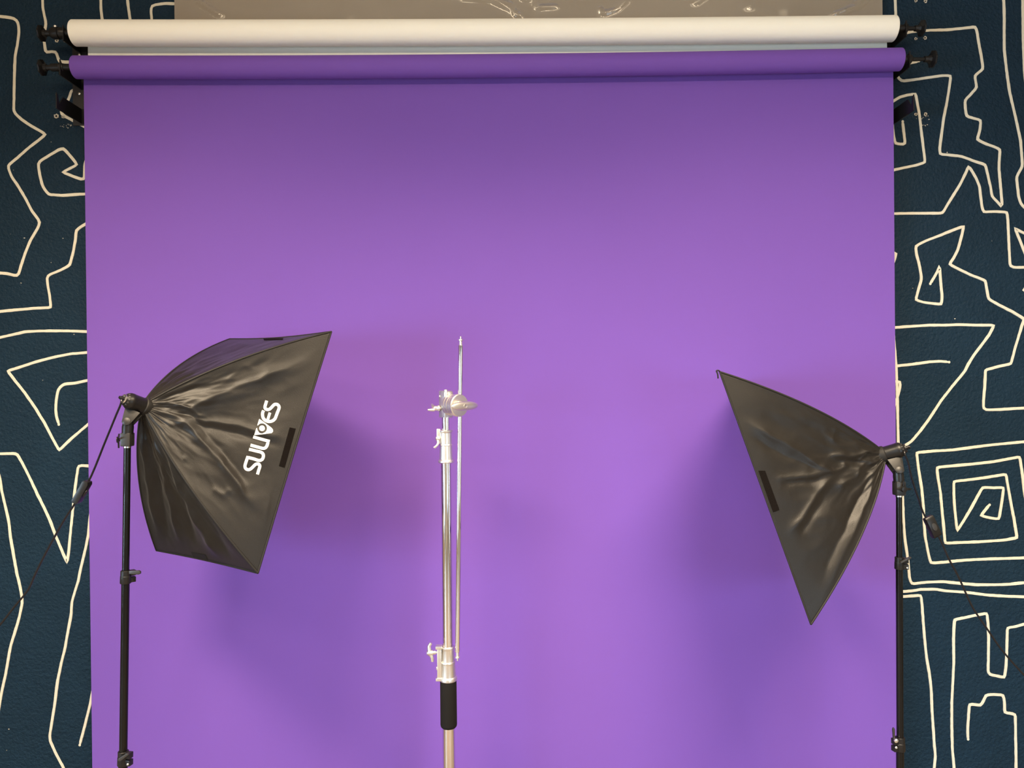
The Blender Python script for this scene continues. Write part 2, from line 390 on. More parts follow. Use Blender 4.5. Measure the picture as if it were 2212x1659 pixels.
def painted_line(pts, idx, w=0.0050):
    """a thin raised ribbon of paint on the wall, edges a little uneven, ends round"""
    P = []
    for (x, y) in pts:
        q = px(x, y, Y_WALL)
        P.append(Vector((q.x, q.z)))
    # resample every 8 mm, corners softened slightly
    S = [P[0]]
    for a, b in zip(P, P[1:]):
        n = max(1, int((b - a).length / 0.008))
        for k in range(1, n + 1):
            S.append(a.lerp(b, k / n))
    for _ in range(1):
        S = [S[0]] + [S[i] * 0.6 + (S[i - 1] + S[i + 1]) * 0.2 for i in range(1, len(S) - 1)] + [S[-1]]
    y0 = Y_WALL - 0.0008 - 0.00003 * idx
    vs, fs = [], []
    n = len(S)
    for i, p in enumerate(S):
        d = (S[min(i + 1, n - 1)] - S[max(i - 1, 0)])
        d = d.normalized() if d.length > 1e-9 else Vector((1, 0))
        nn = Vector((-d.y, d.x))
        # mitre
        if 0 < i < n - 1:
            d1 = (S[i] - S[i - 1]).normalized(); d2 = (S[i + 1] - S[i]).normalized()
            k = 1 / max(0.55, math.sqrt(max(0.0, (1 + d1.dot(d2)) / 2)))
        else:
            k = 0.6
        k = k * (1.0 + 0.16 * noise.noise(Vector((p.x * 14, p.y * 14, idx))))
        j1 = w * k * (1 + 0.16 * noise.noise(Vector((p.x * 70, p.y * 70, idx + 9))))
        j2 = w * k * (1 + 0.16 * noise.noise(Vector((p.x * 70, p.y * 70, idx + 33))))
        a = p + nn * j1; b = p - nn * j2
        a2 = p + nn * j1 * 0.8; b2 = p - nn * j2 * 0.8
        vs += [(a.x, Y_WALL, a.y), (a2.x, y0, a2.y), (b2.x, y0, b2.y), (b.x, Y_WALL, b.y)]
    for i in range(n - 1):
        for k in range(3):
            fs.append((i * 4 + k, i * 4 + k + 1, i * 4 + 4 + k + 1, i * 4 + 4 + k))
    m = MB().add(vs, fs)
    for e, q in ((S[0], 0), (S[-1], 1)):
        m.add([(e.x + w * 0.92 * math.cos(t * math.pi / 6), y0 + 0.0002, e.y + w * 0.92 * math.sin(t * math.pi / 6)) for t in range(12)], [tuple(range(12))])
    return m.build('painted_line', M['line'], wall_back)

for i, l in enumerate(LINES):
    painted_line(l, i)

# screw holes left from older brackets, and chipped plaster round them
def screw_hole(x, y, r=2.6, seed=0):
    c = px(x, y, Y_WALL)
    s = Y_WALL / FPX
    rr = random.Random(seed)
    n = 14
    ring = []
    for k in range(n):
        a = 2 * math.pi * k / n
        q = r * s * rr.uniform(0.85, 1.35)
        ring.append((c.x + q * math.cos(a), Y_WALL - 0.0016, c.z + q * math.sin(a)))
    inner = [(c.x + r * s * 0.5 * math.cos(2 * math.pi * k / n), Y_WALL - 0.0010, c.z + r * s * 0.5 * math.sin(2 * math.pi * k / n)) for k in range(n)]
    base = [(p[0], Y_WALL, p[2]) for p in ring]
    m = MB().add(base + ring + inner, [(k, (k + 1) % n, n + (k + 1) % n, n + k) for k in range(n)]
                 + [(n + k, n + (k + 1) % n, 2 * n + (k + 1) % n, 2 * n + k) for k in range(n)])
    o = m.build('screw_hole', M['plaster'], wall_back)
    MB().add([(p[0], Y_WALL - 0.0007, p[2]) for p in inner], [tuple(range(n))]).build('hole', M['hole'], o)

HOLES = [(1978, 2, 2.8), (1999, 3, 3.4), (1978, 84, 2.8), (1998, 82, 3.4), (1978.5, 247, 3.2), (1999, 247, 3.2),
         (123, 88, 3.4), (141, 88, 3.8), (122, 251, 4.6), (137, 252, 3.6)]
for i, (x, y, r) in enumerate(HOLES):
    screw_hole(x, y, r, i)

def chips(cx, cy, wx, wy, n, seed):
    rr = random.Random(seed)
    for _ in range(n):
        x, y = cx + rr.uniform(-wx, wx), cy + rr.uniform(-wy, wy)
        c = px(x, y, Y_WALL - 0.0006)
        s = Y_WALL / FPX * rr.uniform(0.5, 1.7)
        k = rr.randint(5, 7)
        poly = [(c.x + s * rr.uniform(0.5, 1.3) * math.cos(2 * math.pi * i / k), Y_WALL - 0.0008, c.z + s * rr.uniform(0.4, 1) * math.sin(2 * math.pi * i / k)) for i in range(k)]
        MB().prism(poly, (0, 0.0008, 0)).build('paint_chip', M['plaster'], wall_back, smooth=False)
chips(140, 272, 18, 5, 16, 3)
chips(2000, 262, 10, 10, 10, 4)
chips(1990, 250, 16, 8, 5, 5)
for (x, y) in ((28, 368), (52, 514), (22, 505), (110, 567), (45, 612), (93, 821), (20, 1576), (15, 1621), (2063, 688), (2143, 521), (1971, 623), (2045, 330), (110, 307), (136, 515), (160, 723), (2160, 900)):
    chips(x, y, 1, 1, 1, int(x * 7 + y))

# ------------------------------------------------------------------ wall brackets for the rolls
X_ARM_L, X_ARM_R = px(178, 268, Y_WALL).x, px(1973, 239, 2.54).x
ARM_L = (0.108, 0.128, 0.150)
YC_P, R_P = Y_WALL - 0.004 - (ARM_L[1] - 0.0155), 0.0371
YC_W, R_W = Y_WALL - 0.004 - (ARM_L[0] - 0.0155), 0.0421
def roll_axis(yl, yr, xl, xr, Y):
    return px(xl, yl, Y), px(xr, yr, Y)
PA, PB = roll_axis(145.5, 128.5, 162, 1945, YC_P)
WA, WB = roll_axis(71.5, 62.0, 160, 1931, YC_W)

def bracket(sgn, X, zs, plate, label, screws):
    root = empty('wall_bracket', (X, Y_WALL, plate[2]), label, 'bracket', 'wall brackets holding the backdrop rolls')
    x0, x1, z0, z1 = plate
    p = MB().box(((x0 + x1) / 2, Y_WALL - 0.002, (z0 + z1) / 2), (x1 - x0, 0.004, z1 - z0)).build('wall_plate', M['plate_metal'], root, bevel=0.0006)
    for (sx, sy) in screws:
        c = px(sx, sy, Y_WALL - 0.006)
        MB().lathe((c.x, Y_WALL - 0.004, c.z), (0, -1, 0), [(0, 0.0045), (0.0015, 0.0042), (0.0026, 0.002)], 12).build('screw', M['screw'], p)
    for k, z in enumerate(zs):
        e = ARM_L[k]
        prof = [(0.0, 0.0), (e, 0.0), (e, 0.053), (e - 0.007, 0.046), (e - 0.0155, 0.019), (e - 0.0375, 0.050), (0.0, 0.050)]
        th = 0.0035
        poly = [(X - th / 2, Y_WALL - 0.004 - d, z + h) for (d, h) in prof]
        a = MB().prism(poly, (th, 0, 0)).build('arm', M['black_metal'], root, smooth=False, bevel=0.0)
        # foot flange that meets the plate
        MB().box((X + sgn * 0.010, Y_WALL - 0.0055, z + 0.025), (0.022, 0.003, 0.05)).build('foot', M['black_metal'], a, smooth=False)
        if k == 2:
            MB().lathe((X - sgn * 0.0018, Y_WALL - 0.148, z + 0.047), (-sgn, 0, 0), [(0, 0.003), (0.002, 0.003), (0.003, 0.0012)], 10).build('stud', M['screw'], a)
    return root

zL3 = px(178, 268, Y_WALL).z
zR3 = px(1972.6, 239.5, 2.54).z
AXH = 0.0315
pl = px(159, 272, Y_WALL); pt = px(159, 62, Y_WALL)
bracket(1, X_ARM_L, (WA.z - AXH, PA.z - AXH, zL3), (pl.x, pl.x + 0.062, pl.z, pt.z),
        'black steel wall bracket with three notched arms at the left roll ends', [(171, 202), (171, 118)])
pr = px(1946, 260, Y_WALL); prt = px(1946, 52, Y_WALL)
bracket(-1, X_ARM_R, (WB.z - AXH, PB.z - AXH, zR3), (X_ARM_R - 0.06, X_ARM_R + 0.004, px(1940, 262, Y_WALL).z, prt.z),
        'black steel wall bracket with three notched arms at the right roll ends', [])

# ------------------------------------------------------------------ paper rolls
def paper_backdrop(name, A, B, r, sheet_y, xs, z_bottom, sag, material, label, kL, kR, sheet_curve=0.0):
    root = empty(name, ((A.x + B.x) / 2, sheet_y, 0.0), label, 'backdrop')
    n = 40
    def c(t):
        p = A.lerp(B, t); p.z -= sag * 4 * t * (1 - t); return p
    pts = [c(i / n) for i in range(n + 1)]
    pts = [pts[0]] + [pts[0].lerp(pts[1], 0.02)] + pts[1:-1] + [pts[-1].lerp(pts[-2], 0.02)] + [pts[-1]]
    rad = [r - 0.0012] + [r] * (len(pts) - 2) + [r - 0.0012]
    ro = MB().tube(pts, rad, 40).build('roll', material, root)
    # spiral paper edge and cardboard core are hollow ends
    for e, s in ((A, -1), (B, 1)):
        MB().lathe((e.x, e.y, e.z), (s, 0, 0), [(0, 0.0285), (0.0015, 0.0285), (0.0015, 0.026), (0.0012, 0.001)], 24).build('core_end', M['black_plastic'], ro)
    # hanging sheet tangent to the back of the roll
    g, h = 48, 60
    vs, fs = [], []
    th = 0.0006
    for j in range(h + 1):
        for i in range(g + 1):
            t = i / g
            x = xs[0][0] + (xs[0][1] - xs[0][0]) * t
            xb = xs[1][0] + (xs[1][1] - xs[1][0]) * t
            v = j / h
            tc = (x - A.x) / (B.x - A.x)
            top = c(min(1, max(0, tc))).z
            z = top + (z_bottom - top) * v
            xx = x + (xb - x) * v
            wob = sheet_curve * math.sin(xx * 1.9 + 0.6) * min(1, v * 3)
            vs.append((xx, sheet_y + wob, z))
    for j in range(h):
        for i in range(g):
            a = j * (g + 1) + i
            fs.append((a, a + 1, a + g + 2, a + g + 1))
    so = MB().add(vs, fs).build('hanging_sheet', material, root, smooth=False)
    md = so.modifiers.new('thickness', 'SOLIDIFY'); md.thickness = th; md.offset = 0
    for e, s, prof in ((A, -1, kL), (B, 1, kR)):
        p0 = Vector((e.x, e.y, e.z))
        k = MB().lathe(p0, (s, 0, 0), prof['shaft'], 20).build('expander_axle', M['black_plastic'], root)
        # lobed hand knob
        d0, d1, rk = prof['knob']
        kb = MB()
        seg = 36
        rings = [(d0 - 0.012, 0.40), (d0 - 0.003, 0.46), (d0, 0.90), (d0 + 0.0015, 1.0), (d1 - 0.002, 1.0), (d1, 0.92)]
        vs, fs = [], []
        for (t, q) in rings:
            for a in range(seg):
                an = 2 * math.pi * a / seg
                rr = rk * q * (1 + 0.05 * math.cos(8 * an))
                vs.append(p0 + Vector((s * t, rr * math.cos(an), rr * math.sin(an))))
        for i in range(len(rings) - 1):
            for a in range(seg):
                fs.append((i * seg + a, i * seg + (a + 1) % seg, (i + 1) * seg + (a + 1) % seg, (i + 1) * seg + a))
        fs.append(tuple(range(seg - 1, -1, -1))); fs.append(tuple((len(rings) - 1) * seg + a for a in range(seg)))
        kb.add(vs, fs).build('hand_knob', M['black_plastic'], root)
        if prof.get('screw'):
            t, dz, mm = prof['screw']
            MB().lathe(p0 + Vector((s * t, -0.002, 0)), (0, 0, dz), [(0.006, 0.004), (0.016, 0.004), (0.016, 0.006), (0.024, 0.006), (0.025, 0.004)], 12).build('clamp_screw', M[mm], root)
    return root

U = 1.0 / 650.0
paper_backdrop('paper_backdrop', WA, WB, R_W, YC_W + R_W + 0.0003,
               ((px(190, 110, YC_W + R_W).x, px(1916, 100, YC_W + R_W).x),) * 2, 1.9, 0.005, M['white'],
               'white seamless paper roll on the upper bracket arms, above the purple roll',
               dict(shaft=[(-0.03, 0.012), (0, 0.012), (0.02, 0.012), (0.0285, 0.012), (0.0285, 0.0155), (0.040, 0.0185), (0.047, 0.0185), (0.047, 0.015), (0.050, 0.020), (0.068, 0.020), (0.076, 0.016), (0.078, 0.0095), (0.102, 0.0095)],
                    knob=(0.106, 0.1135, 0.0262), screw=(0.062, 1, 'screw')),
               dict(shaft=[(-0.03, 0.012), (0, 0.012), (0.036, 0.012), (0.036, 0.017), (0.043, 0.015), (0.046, 0.0075), (0.070, 0.0065), (0.070, 0.0095), (0.088, 0.011)],
                    knob=(0.090, 0.0975, 0.0262)))
paper_backdrop('paper_backdrop', PA, PB, R_P, YC_P + R_P + 0.0003,
               ((px(181, 200, YC_P + R_P).x, px(1930, 200, YC_P + R_P).x), (px(200.5, 1659, YC_P + R_P).x - 0.001, px(1939.5, 1659, YC_P + R_P).x)), 0.012, 0.0085, M['purple'],
               'purple seamless paper roll with its sheet hanging down as the backdrop',
               dict(shaft=[(-0.03, 0.010), (0, 0.010), (0.036, 0.010), (0.038, 0.0125), (0.044, 0.015), (0.050, 0.015), (0.052, 0.0125), (0.078, 0.0125), (0.080, 0.0085), (0.102, 0.0095)],
                    knob=(0.106, 0.1135, 0.0262), screw=(0.047, -1, 'black_plastic')),
               dict(shaft=[(-0.03, 0.010), (0, 0.010), (0.018, 0.011), (0.024, 0.017), (0.034, 0.015), (0.040, 0.0065), (0.080, 0.0058), (0.080, 0.0095), (0.098, 0.011)],
                    knob=(0.104, 0.1115, 0.0272)), 0.0)

# grey-beige sheet in clear plastic, above and behind the white roll
gy = 2.674
gx0, gx1 = px(378, 20, gy).x, px(1905, 20, gy).x
gz0, gz1 = px(1100, 85, gy).z, 3.25
groot = empty('grey_backdrop', ((gx0 + gx1) / 2, gy, gz0), 'grey beige backdrop sheet in clear plastic behind and above the white roll', 'backdrop')
MB().box(((gx0 + gx1) / 2, gy, (gz0 + gz1) / 2), (gx1 - gx0, 0.010, gz1 - gz0)).build('sheet', M['greige'], groot, bevel=0.001)
MB().lathe((gx0 - 0.02, gy - 0.010, gz1 + 0.01), (1, 0, 0), [(0, 0.022), (gx1 - gx0 + 0.04, 0.022)], 24).build('top_bar', M['greige'], groot)
for x in (gx0 + 0.1, gx1 - 0.1):
    MB().box((x, gy - 0.016, gz1 + 0.0), (0.04, 0.012, 0.06)).build('wall_clip', M['black_metal'], groot)
fg, fh = 220, 40
fz1 = gz1 - 0.25
vs, fs = [], []
FOLDS = [[(1000, 0), (1060, 2), (1075, 10), (1100, 22), (1118, 38)], [(1040, -10), (1090, 8), (1105, 14), (1122, 40)], [(1128, 0), (1150, 2), (1160, 20), (1200, 18)],
         [(1295, 22), (1305, 33), (1330, 24), (1350, 5)], [(1820, 30), (1840, 12), (1870, -5)], [(1800, 34), (1850, 18), (1880, -10)], [(1616, 20), (1618, 0)], [(430, 5), (480, 36)], [(1500, 10), (1530, -10)]]
def seg_dist(p, a, b):
    ab = (b[0] - a[0], b[1] - a[1]); ap = (p[0] - a[0], p[1] - a[1])
    L = ab[0] ** 2 + ab[1] ** 2
    t = max(0, min(1, (ap[0] * ab[0] + ap[1] * ab[1]) / L)) if L else 0
    return math.hypot(ap[0] - ab[0] * t, ap[1] - ab[1] * t)
def line_dist_t(p, line):
    """distance to a polyline and how far along it, 0 to 1"""
    best, bt, n = 1e9, 0, len(line) - 1
    for i in range(n):
        a, b = line[i], line[i + 1]
        ab = (b[0] - a[0], b[1] - a[1]); ap = (p[0] - a[0], p[1] - a[1])
        t = max(0, min(1, (ap[0] * ab[0] + ap[1] * ab[1]) / (ab[0] ** 2 + ab[1] ** 2)))
        d = math.hypot(ap[0] - ab[0] * t, ap[1] - ab[1] * t)
        if d < best: best, bt = d, (i + t) / n
    return best, bt
def line_dist(p, line):
    return min(seg_dist(p, a, b) for a, b in zip(line, line[1:]))
for j in range(fh + 1):
    for i in range(fg + 1):
        x = gx0 + 0.004 + (gx1 - gx0 - 0.008) * i / fg
        z = gz0 + 0.01 + (fz1 - gz0) * j / fh
        q = to_px(Vector((x, gy, z)))
        d = 0.006 + 0.003 * noise.noise(Vector((x * 5, z * 5, 1))) + 0.0012 * noise.noise(Vector((x * 22, z * 22, 4)))
        for k, l in enumerate(FOLDS):
            dd = line_dist(q, l)
            if dd < 30:
                d += 0.007 * math.exp(-(dd / 4.0) ** 2)
        vs.append((x, gy - 0.006 - max(0.0015, d), z))
for j in range(fh):
    for i in range(fg):
        a = j * (fg + 1) + i
        fs.append((a, a + 1, a + fg + 2, a + fg + 1))
MB().add(vs, fs).build('plastic_film', M['film'], groot, ang=80)

# ------------------------------------------------------------------ softbox lights
def softbox(sgn, q, ridges, label, cord_px, switch, stand, velcro, logo):
    ap = Vector(q[0:3]); th, ph = R(q[3]), R(q[4]); H3 = 0.312
    N = Vector((sgn * math.cos(th) * math.cos(ph), math.sin(th) * math.cos(ph), -math.sin(ph)))
    Uv = Vector((sgn * math.sin(ph) * math.cos(th), math.sin(ph) * math.sin(th), math.cos(ph)))
    Ev = N.cross(Uv) * sgn
    ps = R(q[5])
    Uv, Ev = Uv * math.cos(ps) + Ev * math.sin(ps), Ev * math.cos(ps) - Uv * math.sin(ps)
    W, H = 0.5, 0.7
    cen = ap + N * H3
    Cn = {'A': cen + Uv * H / 2 + Ev * W / 2, 'B': cen - Uv * H / 2 + Ev * W / 2,
          'C': cen + Uv * H / 2 - Ev * W / 2, 'D': cen - Uv * H / 2 - Ev * W / 2}
    # stand geometry first (for the base position)
    top, low = stand['top'], stand['low']
    Ys = stand['Y']
    p_top, p_low = px(*top, Ys), px(*low, Ys)
    d = (p_low - p_top)
    base = p_top + d * (p_top.z / -d.z)
    root = empty('softbox_light', (base.x, base.y, 0), label, 'studio light', 'softbox lights on stands')

    rin = 0.0235
    def rib(k, v):
        c = Cn[k]
        o = (c - cen).normalized()
        p0 = ap + o * rin - N * 0.004
        ch = c - p0
        bn = (o - ch.normalized() * o.dot(ch.normalized())).normalized()
        if bn.dot(N) > 0: bn = -bn
        p1 = p0 + ch * 0.42 + bn * 0.046
        return p0 * (1 - v) ** 2 + p1 * 2 * v * (1 - v) + c * v * v
    def panel(k1, k2, seed, res=(64, 64), rl=()):
        nu, nv = res
        base_pts, vs = [], []
        mid_out = ((Cn[k1] + Cn[k2]) / 2 - cen).normalized()
        o1 = (Cn[k1] - cen).normalized(); o2 = (Cn[k2] - cen).normalized()
        for j in range(nv + 1):
            v = j / nv
            L, Rr = rib(k1, v), rib(k2, v)
            for i in range(nu + 1):
                u = i / nu
                p = L.lerp(Rr, u)
                s = math.sin(math.pi * u)
                # near the ring the panel follows the circle, further out it sags inwards
                ringo = (o1.lerp(o2, u)).normalized()
                pr_ = ap + ringo * rin - N * 0.004
                wv = max(0.0, 1 - v * 9)
                p = p.lerp(pr_, wv) if v < 0.12 else p
                sagn = 0.020 * s * min(1, v * 2.0) * (1 - v * v)
                p = p - mid_out * sagn - mid_out * ((0.008 if k1 + k2 == 'AC' else 0.003) * s * v ** 4)
                vs.append(p)
        nrm = (Cn[k1] - ap).cross(Cn[k2] - ap).normalized()
        if nrm.dot(mid_out) < 0: nrm = -nrm
        out = []
        for j in range(nv + 1):
            v = j / nv
            for i in range(nu + 1):
                u = i / nu
                p = vs[j * (nu + 1) + i]
                fade = min(1, 6 * u, 6 * (1 - u)) * min(1, (1 - v) * 8) * min(1, v * 10)
                dsp = 0.0035 * noise.noise(Vector((u * 5, v * 3.5, seed))) + 0.0016 * noise.noise(Vector((u * 14 + v * 2, v * 7, seed + 5))) * (1.3 - v)
                dsp += 0.0030 * math.sin((u - 0.5) * 26 + 3 * noise.noise(Vector((u * 3, v * 2, seed + 2)))) * max(0, 0.75 - v) * min(1, v * 4)
                qx = to_px(p)
                wq = noise.noise_vector(Vector((qx[0] * 0.03, qx[1] * 0.03, seed)))
                qx = (qx[0] + 3.5 * wq.x, qx[1] + 3.5 * wq.y)
                for (amp, wid, line) in rl:
                    dd, tt = line_dist_t(qx, line)
                    if dd < wid * 4:
                        tp = min(1.0, tt / 0.22, (1 - tt) / 0.28)
                        tp = tp * tp * (3 - 2 * tp)
                        dsp += amp * (1.5 if 'D' in k2 else 1.05) * tp * (0.8 + 0.5 * noise.noise(Vector((tt * 5, amp * 900, seed)))) * math.exp(-(math.sqrt(dd * dd + 1.2) / wid) ** 1.15)
                cr = abs(noise.noise(Vector((u * 7 + 1.5 * v, v * 4.2, seed + 8)))) + 0.5 * abs(noise.noise(Vector((u * 15, v * 8 + 2 * u, seed + 14))))
                dsp += 0.0042 * (0.35 - cr) * (1.15 - 0.7 * v)
                out.append(p + nrm * dsp * fade)
        fs = []
        for j in range(nv):
            for i in range(nu):
                a = j * (nu + 1) + i
                fs.append((a, a + 1, a + nu + 2, a + nu + 1))
        return out, fs, nrm

    res_near = (110, 110)
    panels = {}
    for nm, (k1, k2), lab in (('near', 'AB', None), ('top', 'AC', None), ('bottom', 'BD', None), ('far', 'CD', None)):
        rl = ridges.get(nm, [])
        vs, fs, nrm = panel(k1, k2, 11 * (ord(k1) + 2 * ord(k2)) + (3 if sgn < 0 else 0), res_near if nm == 'near' else (64, 64), rl)
        o = MB().add(vs, fs).build('side_panel', M['fabric'], root, ang=180)
        md = o.modifiers.new('thickness', 'SOLIDIFY'); md.thickness = 0.0012; md.offset = 0
        panels[nm] = (o, BVHTree.FromPolygons(vs, fs), nrm)
        # hem along the front edge
        nu = res_near[0] if nm == 'near' else 64
        MB().tube(vs[-(nu + 1):], 0.0028, 8).build('hem', M['piping'], o)
    for k in 'ABCD':
        MB().tube([rib(k, i / 24) for i in range(25)], 0.0030, 8).build('rib', M['piping'], root)
    # white front cloth, a little inside the hem
    g = 12
    vs, fs = [], []
    for j in range(g + 1):
        for i in range(g + 1):
            a, b = i / g * 2 - 1, j / g * 2 - 1
            s = (1 - a * a) * (1 - b * b)
            vs.append(cen - N * (0.012 - 0.010 * s) + Ev * (a * W / 2 * (0.93 - 0.03 * (1 - b * b))) + Uv * (b * H / 2 * (0.95 - 0.04 * (1 - a * a))))
    for j in range(g):
        for i in range(g):
            a = j * (g + 1) + i
            fs.append((a, a + 1, a + g + 2, a + g + 1))
    df = MB().add(vs, fs).build('front_diffuser', M['diffuser'], root)
    md = df.modifiers.new('thickness', 'SOLIDIFY'); md.thickness = 0.001

    # flat things lying on a panel, found along the sight line
    def on(nm, x, y, off=0.0013):
        o, bv, nrm = panels[nm]
        h = bv.ray_cast(CAM, ray(x, y))
        if h[0] is None:
            h = bv.find_nearest(CAM + ray(x, y) * (ap - CAM).length)
        n = h[1] if h[1].dot(nrm) > 0 else -h[1]
        return h[0] + n * off
    def patch(nm, quad, name, m, nu=6, nv=20, off=0.0014):
        vs, fs = [], []
        a, b, c, d_ = [Vector(p) for p in quad]
        for j in range(nv + 1):
            for i in range(nu + 1):
                l = a.lerp(d_, j / nv).lerp(b.lerp(c, j / nv), i / nu)
                vs.append(on(nm, l.x, l.y, off))
        for j in range(nv):
            for i in range(nu):
                k = j * (nu + 1) + i
                fs.append((k, k + 1, k + nu + 2, k + nu + 1))
        ob = MB().add(vs, fs).build(name, m, panels[nm][0])
        return ob
    for (nm, quad) in velcro:
        patch(nm, quad, 'hook_tape', M['piping'] if nm == 'bottom' else M['velcro'])
    if logo:
        mb = MB()
        lz = 170 / 1410.0
        def L2(p): return (490 + p[0] * lz, 850 + p[1] * lz)
        def stroke(pts, wz=27.0, smooth=True):
            pts = smooth_line([Vector(p) for p in pts], 7) if smooth else [Vector(p) for p in pts]
            S = [pts[0]]
            for a, b in zip(pts, pts[1:]):
                n = max(1, int((b - a).length / 9))
                for k in range(1, n + 1): S.append(a.lerp(b, k / n))
            vs, fs = [], []
            n = len(S)
            for i, p in enumerate(S):
                dd = (S[min(i + 1, n - 1)] - S[max(i - 1, 0)]).normalized()
                nn = Vector((-dd.y, dd.x))
                for e in (-1, 0, 1):
                    z = p + nn * wz * e
                    vs.append(on('near', *L2(z)))
            for i in range(n - 1):
                for e in (0, 1):
                    fs.append((i * 3 + e, i * 3 + e + 1, i * 3 + e + 4, i * 3 + e + 3))
            mb.add(vs, fs)
        stroke([(548, 1450), (572, 1370), (588, 1320), (588, 1288), (572, 1268), (540, 1262), (506, 1276), (470, 1312), (435, 1345), (400, 1364), (362, 1362), (334, 1340), (324, 1300), (336, 1250), (356, 1190), (380, 1125)])
        stroke([(378, 1146), (480, 1172), (560, 1198), (600, 1198), (636, 1176), (654, 1130), (648, 1086), (612, 1054), (520, 1030), (398, 1000)])
        stroke([(424, 926), (540, 958), (640, 984), (685, 976), (714, 945), (728, 905), (738, 880)])
        stroke([(474, 776), (620, 818), (768, 858)])
        stroke([(658, 306), (640, 350), (642, 410), (664, 460), (710, 494), (764, 504), (820, 490), (862, 452), (884, 400), (908, 335), (934, 268), (932, 230), (908, 202), (876, 194), (842, 206), (800, 250), (764, 282), (726, 290), (692, 274), (682, 240), (694, 195), (714, 130)])
        stroke([(772, 344), (754, 400), (732, 476)], 24)
        # triangle with the ring cut out of it
        cx, cy = 630.0, 625.0
        tri = [(580, 455), (700, 540), (800, 615), (826, 650), (828, 685), (800, 712), (650, 730), (490, 745)]
        def hit(an):
            dx, dy = math.cos(an), math.sin(an)
            best = None
            for a, b in zip(tri, tri[1:] + tri[:1]):
                ex, ey = b[0] - a[0], b[1] - a[1]
                den = dx * ey - dy * ex
                if abs(den) < 1e-9: continue
                t = ((a[0] - cx) * ey - (a[1] - cy) * ex) / den
                s = ((a[0] - cx) * dy - (a[1] - cy) * dx) / den
                if t > 0 and 0 <= s <= 1 and (best is None or t < best): best = t
            return best or 0
        nA = 120
        vs, fs = [], []
        for k in range(nA):
            an = 2 * math.pi * k / nA
            t = max(hit(an), 89)
            for e in range(4):
                r_ = 88 + (t - 88) * e / 3
                vs.append(on('near', *L2((cx + r_ * math.cos(an), cy + r_ * math.sin(an)))))
        for k in range(nA):
            an = 2 * math.pi * (k + 0.5) / nA
            if abs(an - R(197)) < R(17) or hit(an) < 92: continue
            for e in range(3):
                k2 = (k + 1) % nA
                fs.append((k * 4 + e, k * 4 + e + 1, k2 * 4 + e + 1, k2 * 4 + e))
        mb.add(vs, fs)
        vs = [on('near', *L2((cx, cy)))] + [on('near', *L2((cx + 51 * math.cos(2 * math.pi * k / 32), cy + 51 * math.sin(2 * math.pi * k / 32)))) for k in range(32)]
        mb.add(vs, [(0, k + 1, (k + 1) % 32 + 1) for k in range(32)])
        lo = mb.build('logo_print', M['print'], panels['near'][0])
        lo['label'] = 'white stylised lettering printed along the panel'

    # lamp socket behind the ring
    s0 = ap + N * 0.012
    so = MB().lathe(s0, -N, [(0, 0.022), (0.014, 0.022), (0.014, 0.0215), (0.056, 0.0215), (0.058, 0.0222), (0.066, 0.0212), (0.077, 0.0125), (0.0775, 0.0125)], 32).build('lamp_socket', M['black_plastic'], root)
    MB().lathe(ap - N * 0.001, -N, [(-0.006, 0.0240), (0.004, 0.0255), (0.010, 0.0245), (0.012, 0.0225)], 32).build('collar_band', M['piping'], root)
    back = s0 - N * 0.0775
    MB().lathe(back, -N, [(0, 0.0125), (0.003, 0.0122), (0.003, 0.0085), (0.001, 0.008)], 24).build('cable_ring', M['screw'] if sgn > 0 else M['grey_plastic'], so)
    MB().lathe(back, -N, [(-0.002, 0.006), (0.008, 0.0055), (0.014, 0.0035)], 16).build('cable_gland', M['black_plastic'], so)
    t1 = N.cross(Vector((0, 0, 1))).normalized(); t2 = N.cross(t1)
    for k in range(12):
        an = 2 * math.pi * k / 12
        dd = t1 * math.cos(an) + t2 * math.sin(an)
        MB().lathe(s0 - N * 0.0715 + dd * 0.0158, (dd * 0.8 - N * 0.6), [(-0.001, 0.0032), (0.0012, 0.0030), (0.0018, 0.002)], 10).build('socket_vent', M['grey_plastic'], so)

    # tilting head between socket and stand
    dn = (p_low - p_top).normalized()      # down the pole
    side = Vector((1, 0, 0)); fwd = dn.cross(side).normalized(); side = fwd.cross(dn).normalized()
    rec_h = stand['rec_h']
    rec_top = p_top - dn * rec_h
    rot = Matrix((side, fwd, dn)).transposed()
    rec = MB().box(p_top - dn * rec_h / 2, (0.0265, 0.028, rec_h), rot).build('stand_socket', M['grey_plastic'], root, bevel=0.004)
    hinge = stand['hinge']
    hp = px(hinge[0], hinge[1], Ys)
    sm = s0 - N * 0.038                    # middle of the socket
    under = sm - (sm - hp).normalized() * 0.019
    th_ = MB()
    th_.tube([rec_top + dn * 0.004, rec_top.lerp(hp, 0.55), hp], [0.0140, 0.0145, 0.0125], 16)
    th_.build('tilt_fork', M['black_plastic'], root)
    ax = (under - hp)
    perp = ax.cross(Vector((0, 1, 0))).normalized()
    yy = perp.cross(ax.normalized()).normalized()
    for s in (-1, 1):
        off = yy * (0.0105 * s)
        poly = [hp + off - perp * 0.010 - ax * 0.22, hp + off + perp * 0.010 - ax * 0.22, hp + off + perp * 0.0150 + ax * 0.3, under + off + perp * 0.021, under + off - perp * 0.021, hp + off - perp * 0.0150 + ax * 0.3]
        MB().prism([p - yy * 0.0025 for p in poly], yy * 0.005).build('tilt_cheek', M['grey_plastic'], root, bevel=0.001)
    MB().box(under.lerp(hp, 0.1), (0.034, 0.024, 0.008), Matrix((perp, yy, ax.normalized())).transposed()).build('tilt_bridge', M['black_plastic'], root, bevel=0.002)
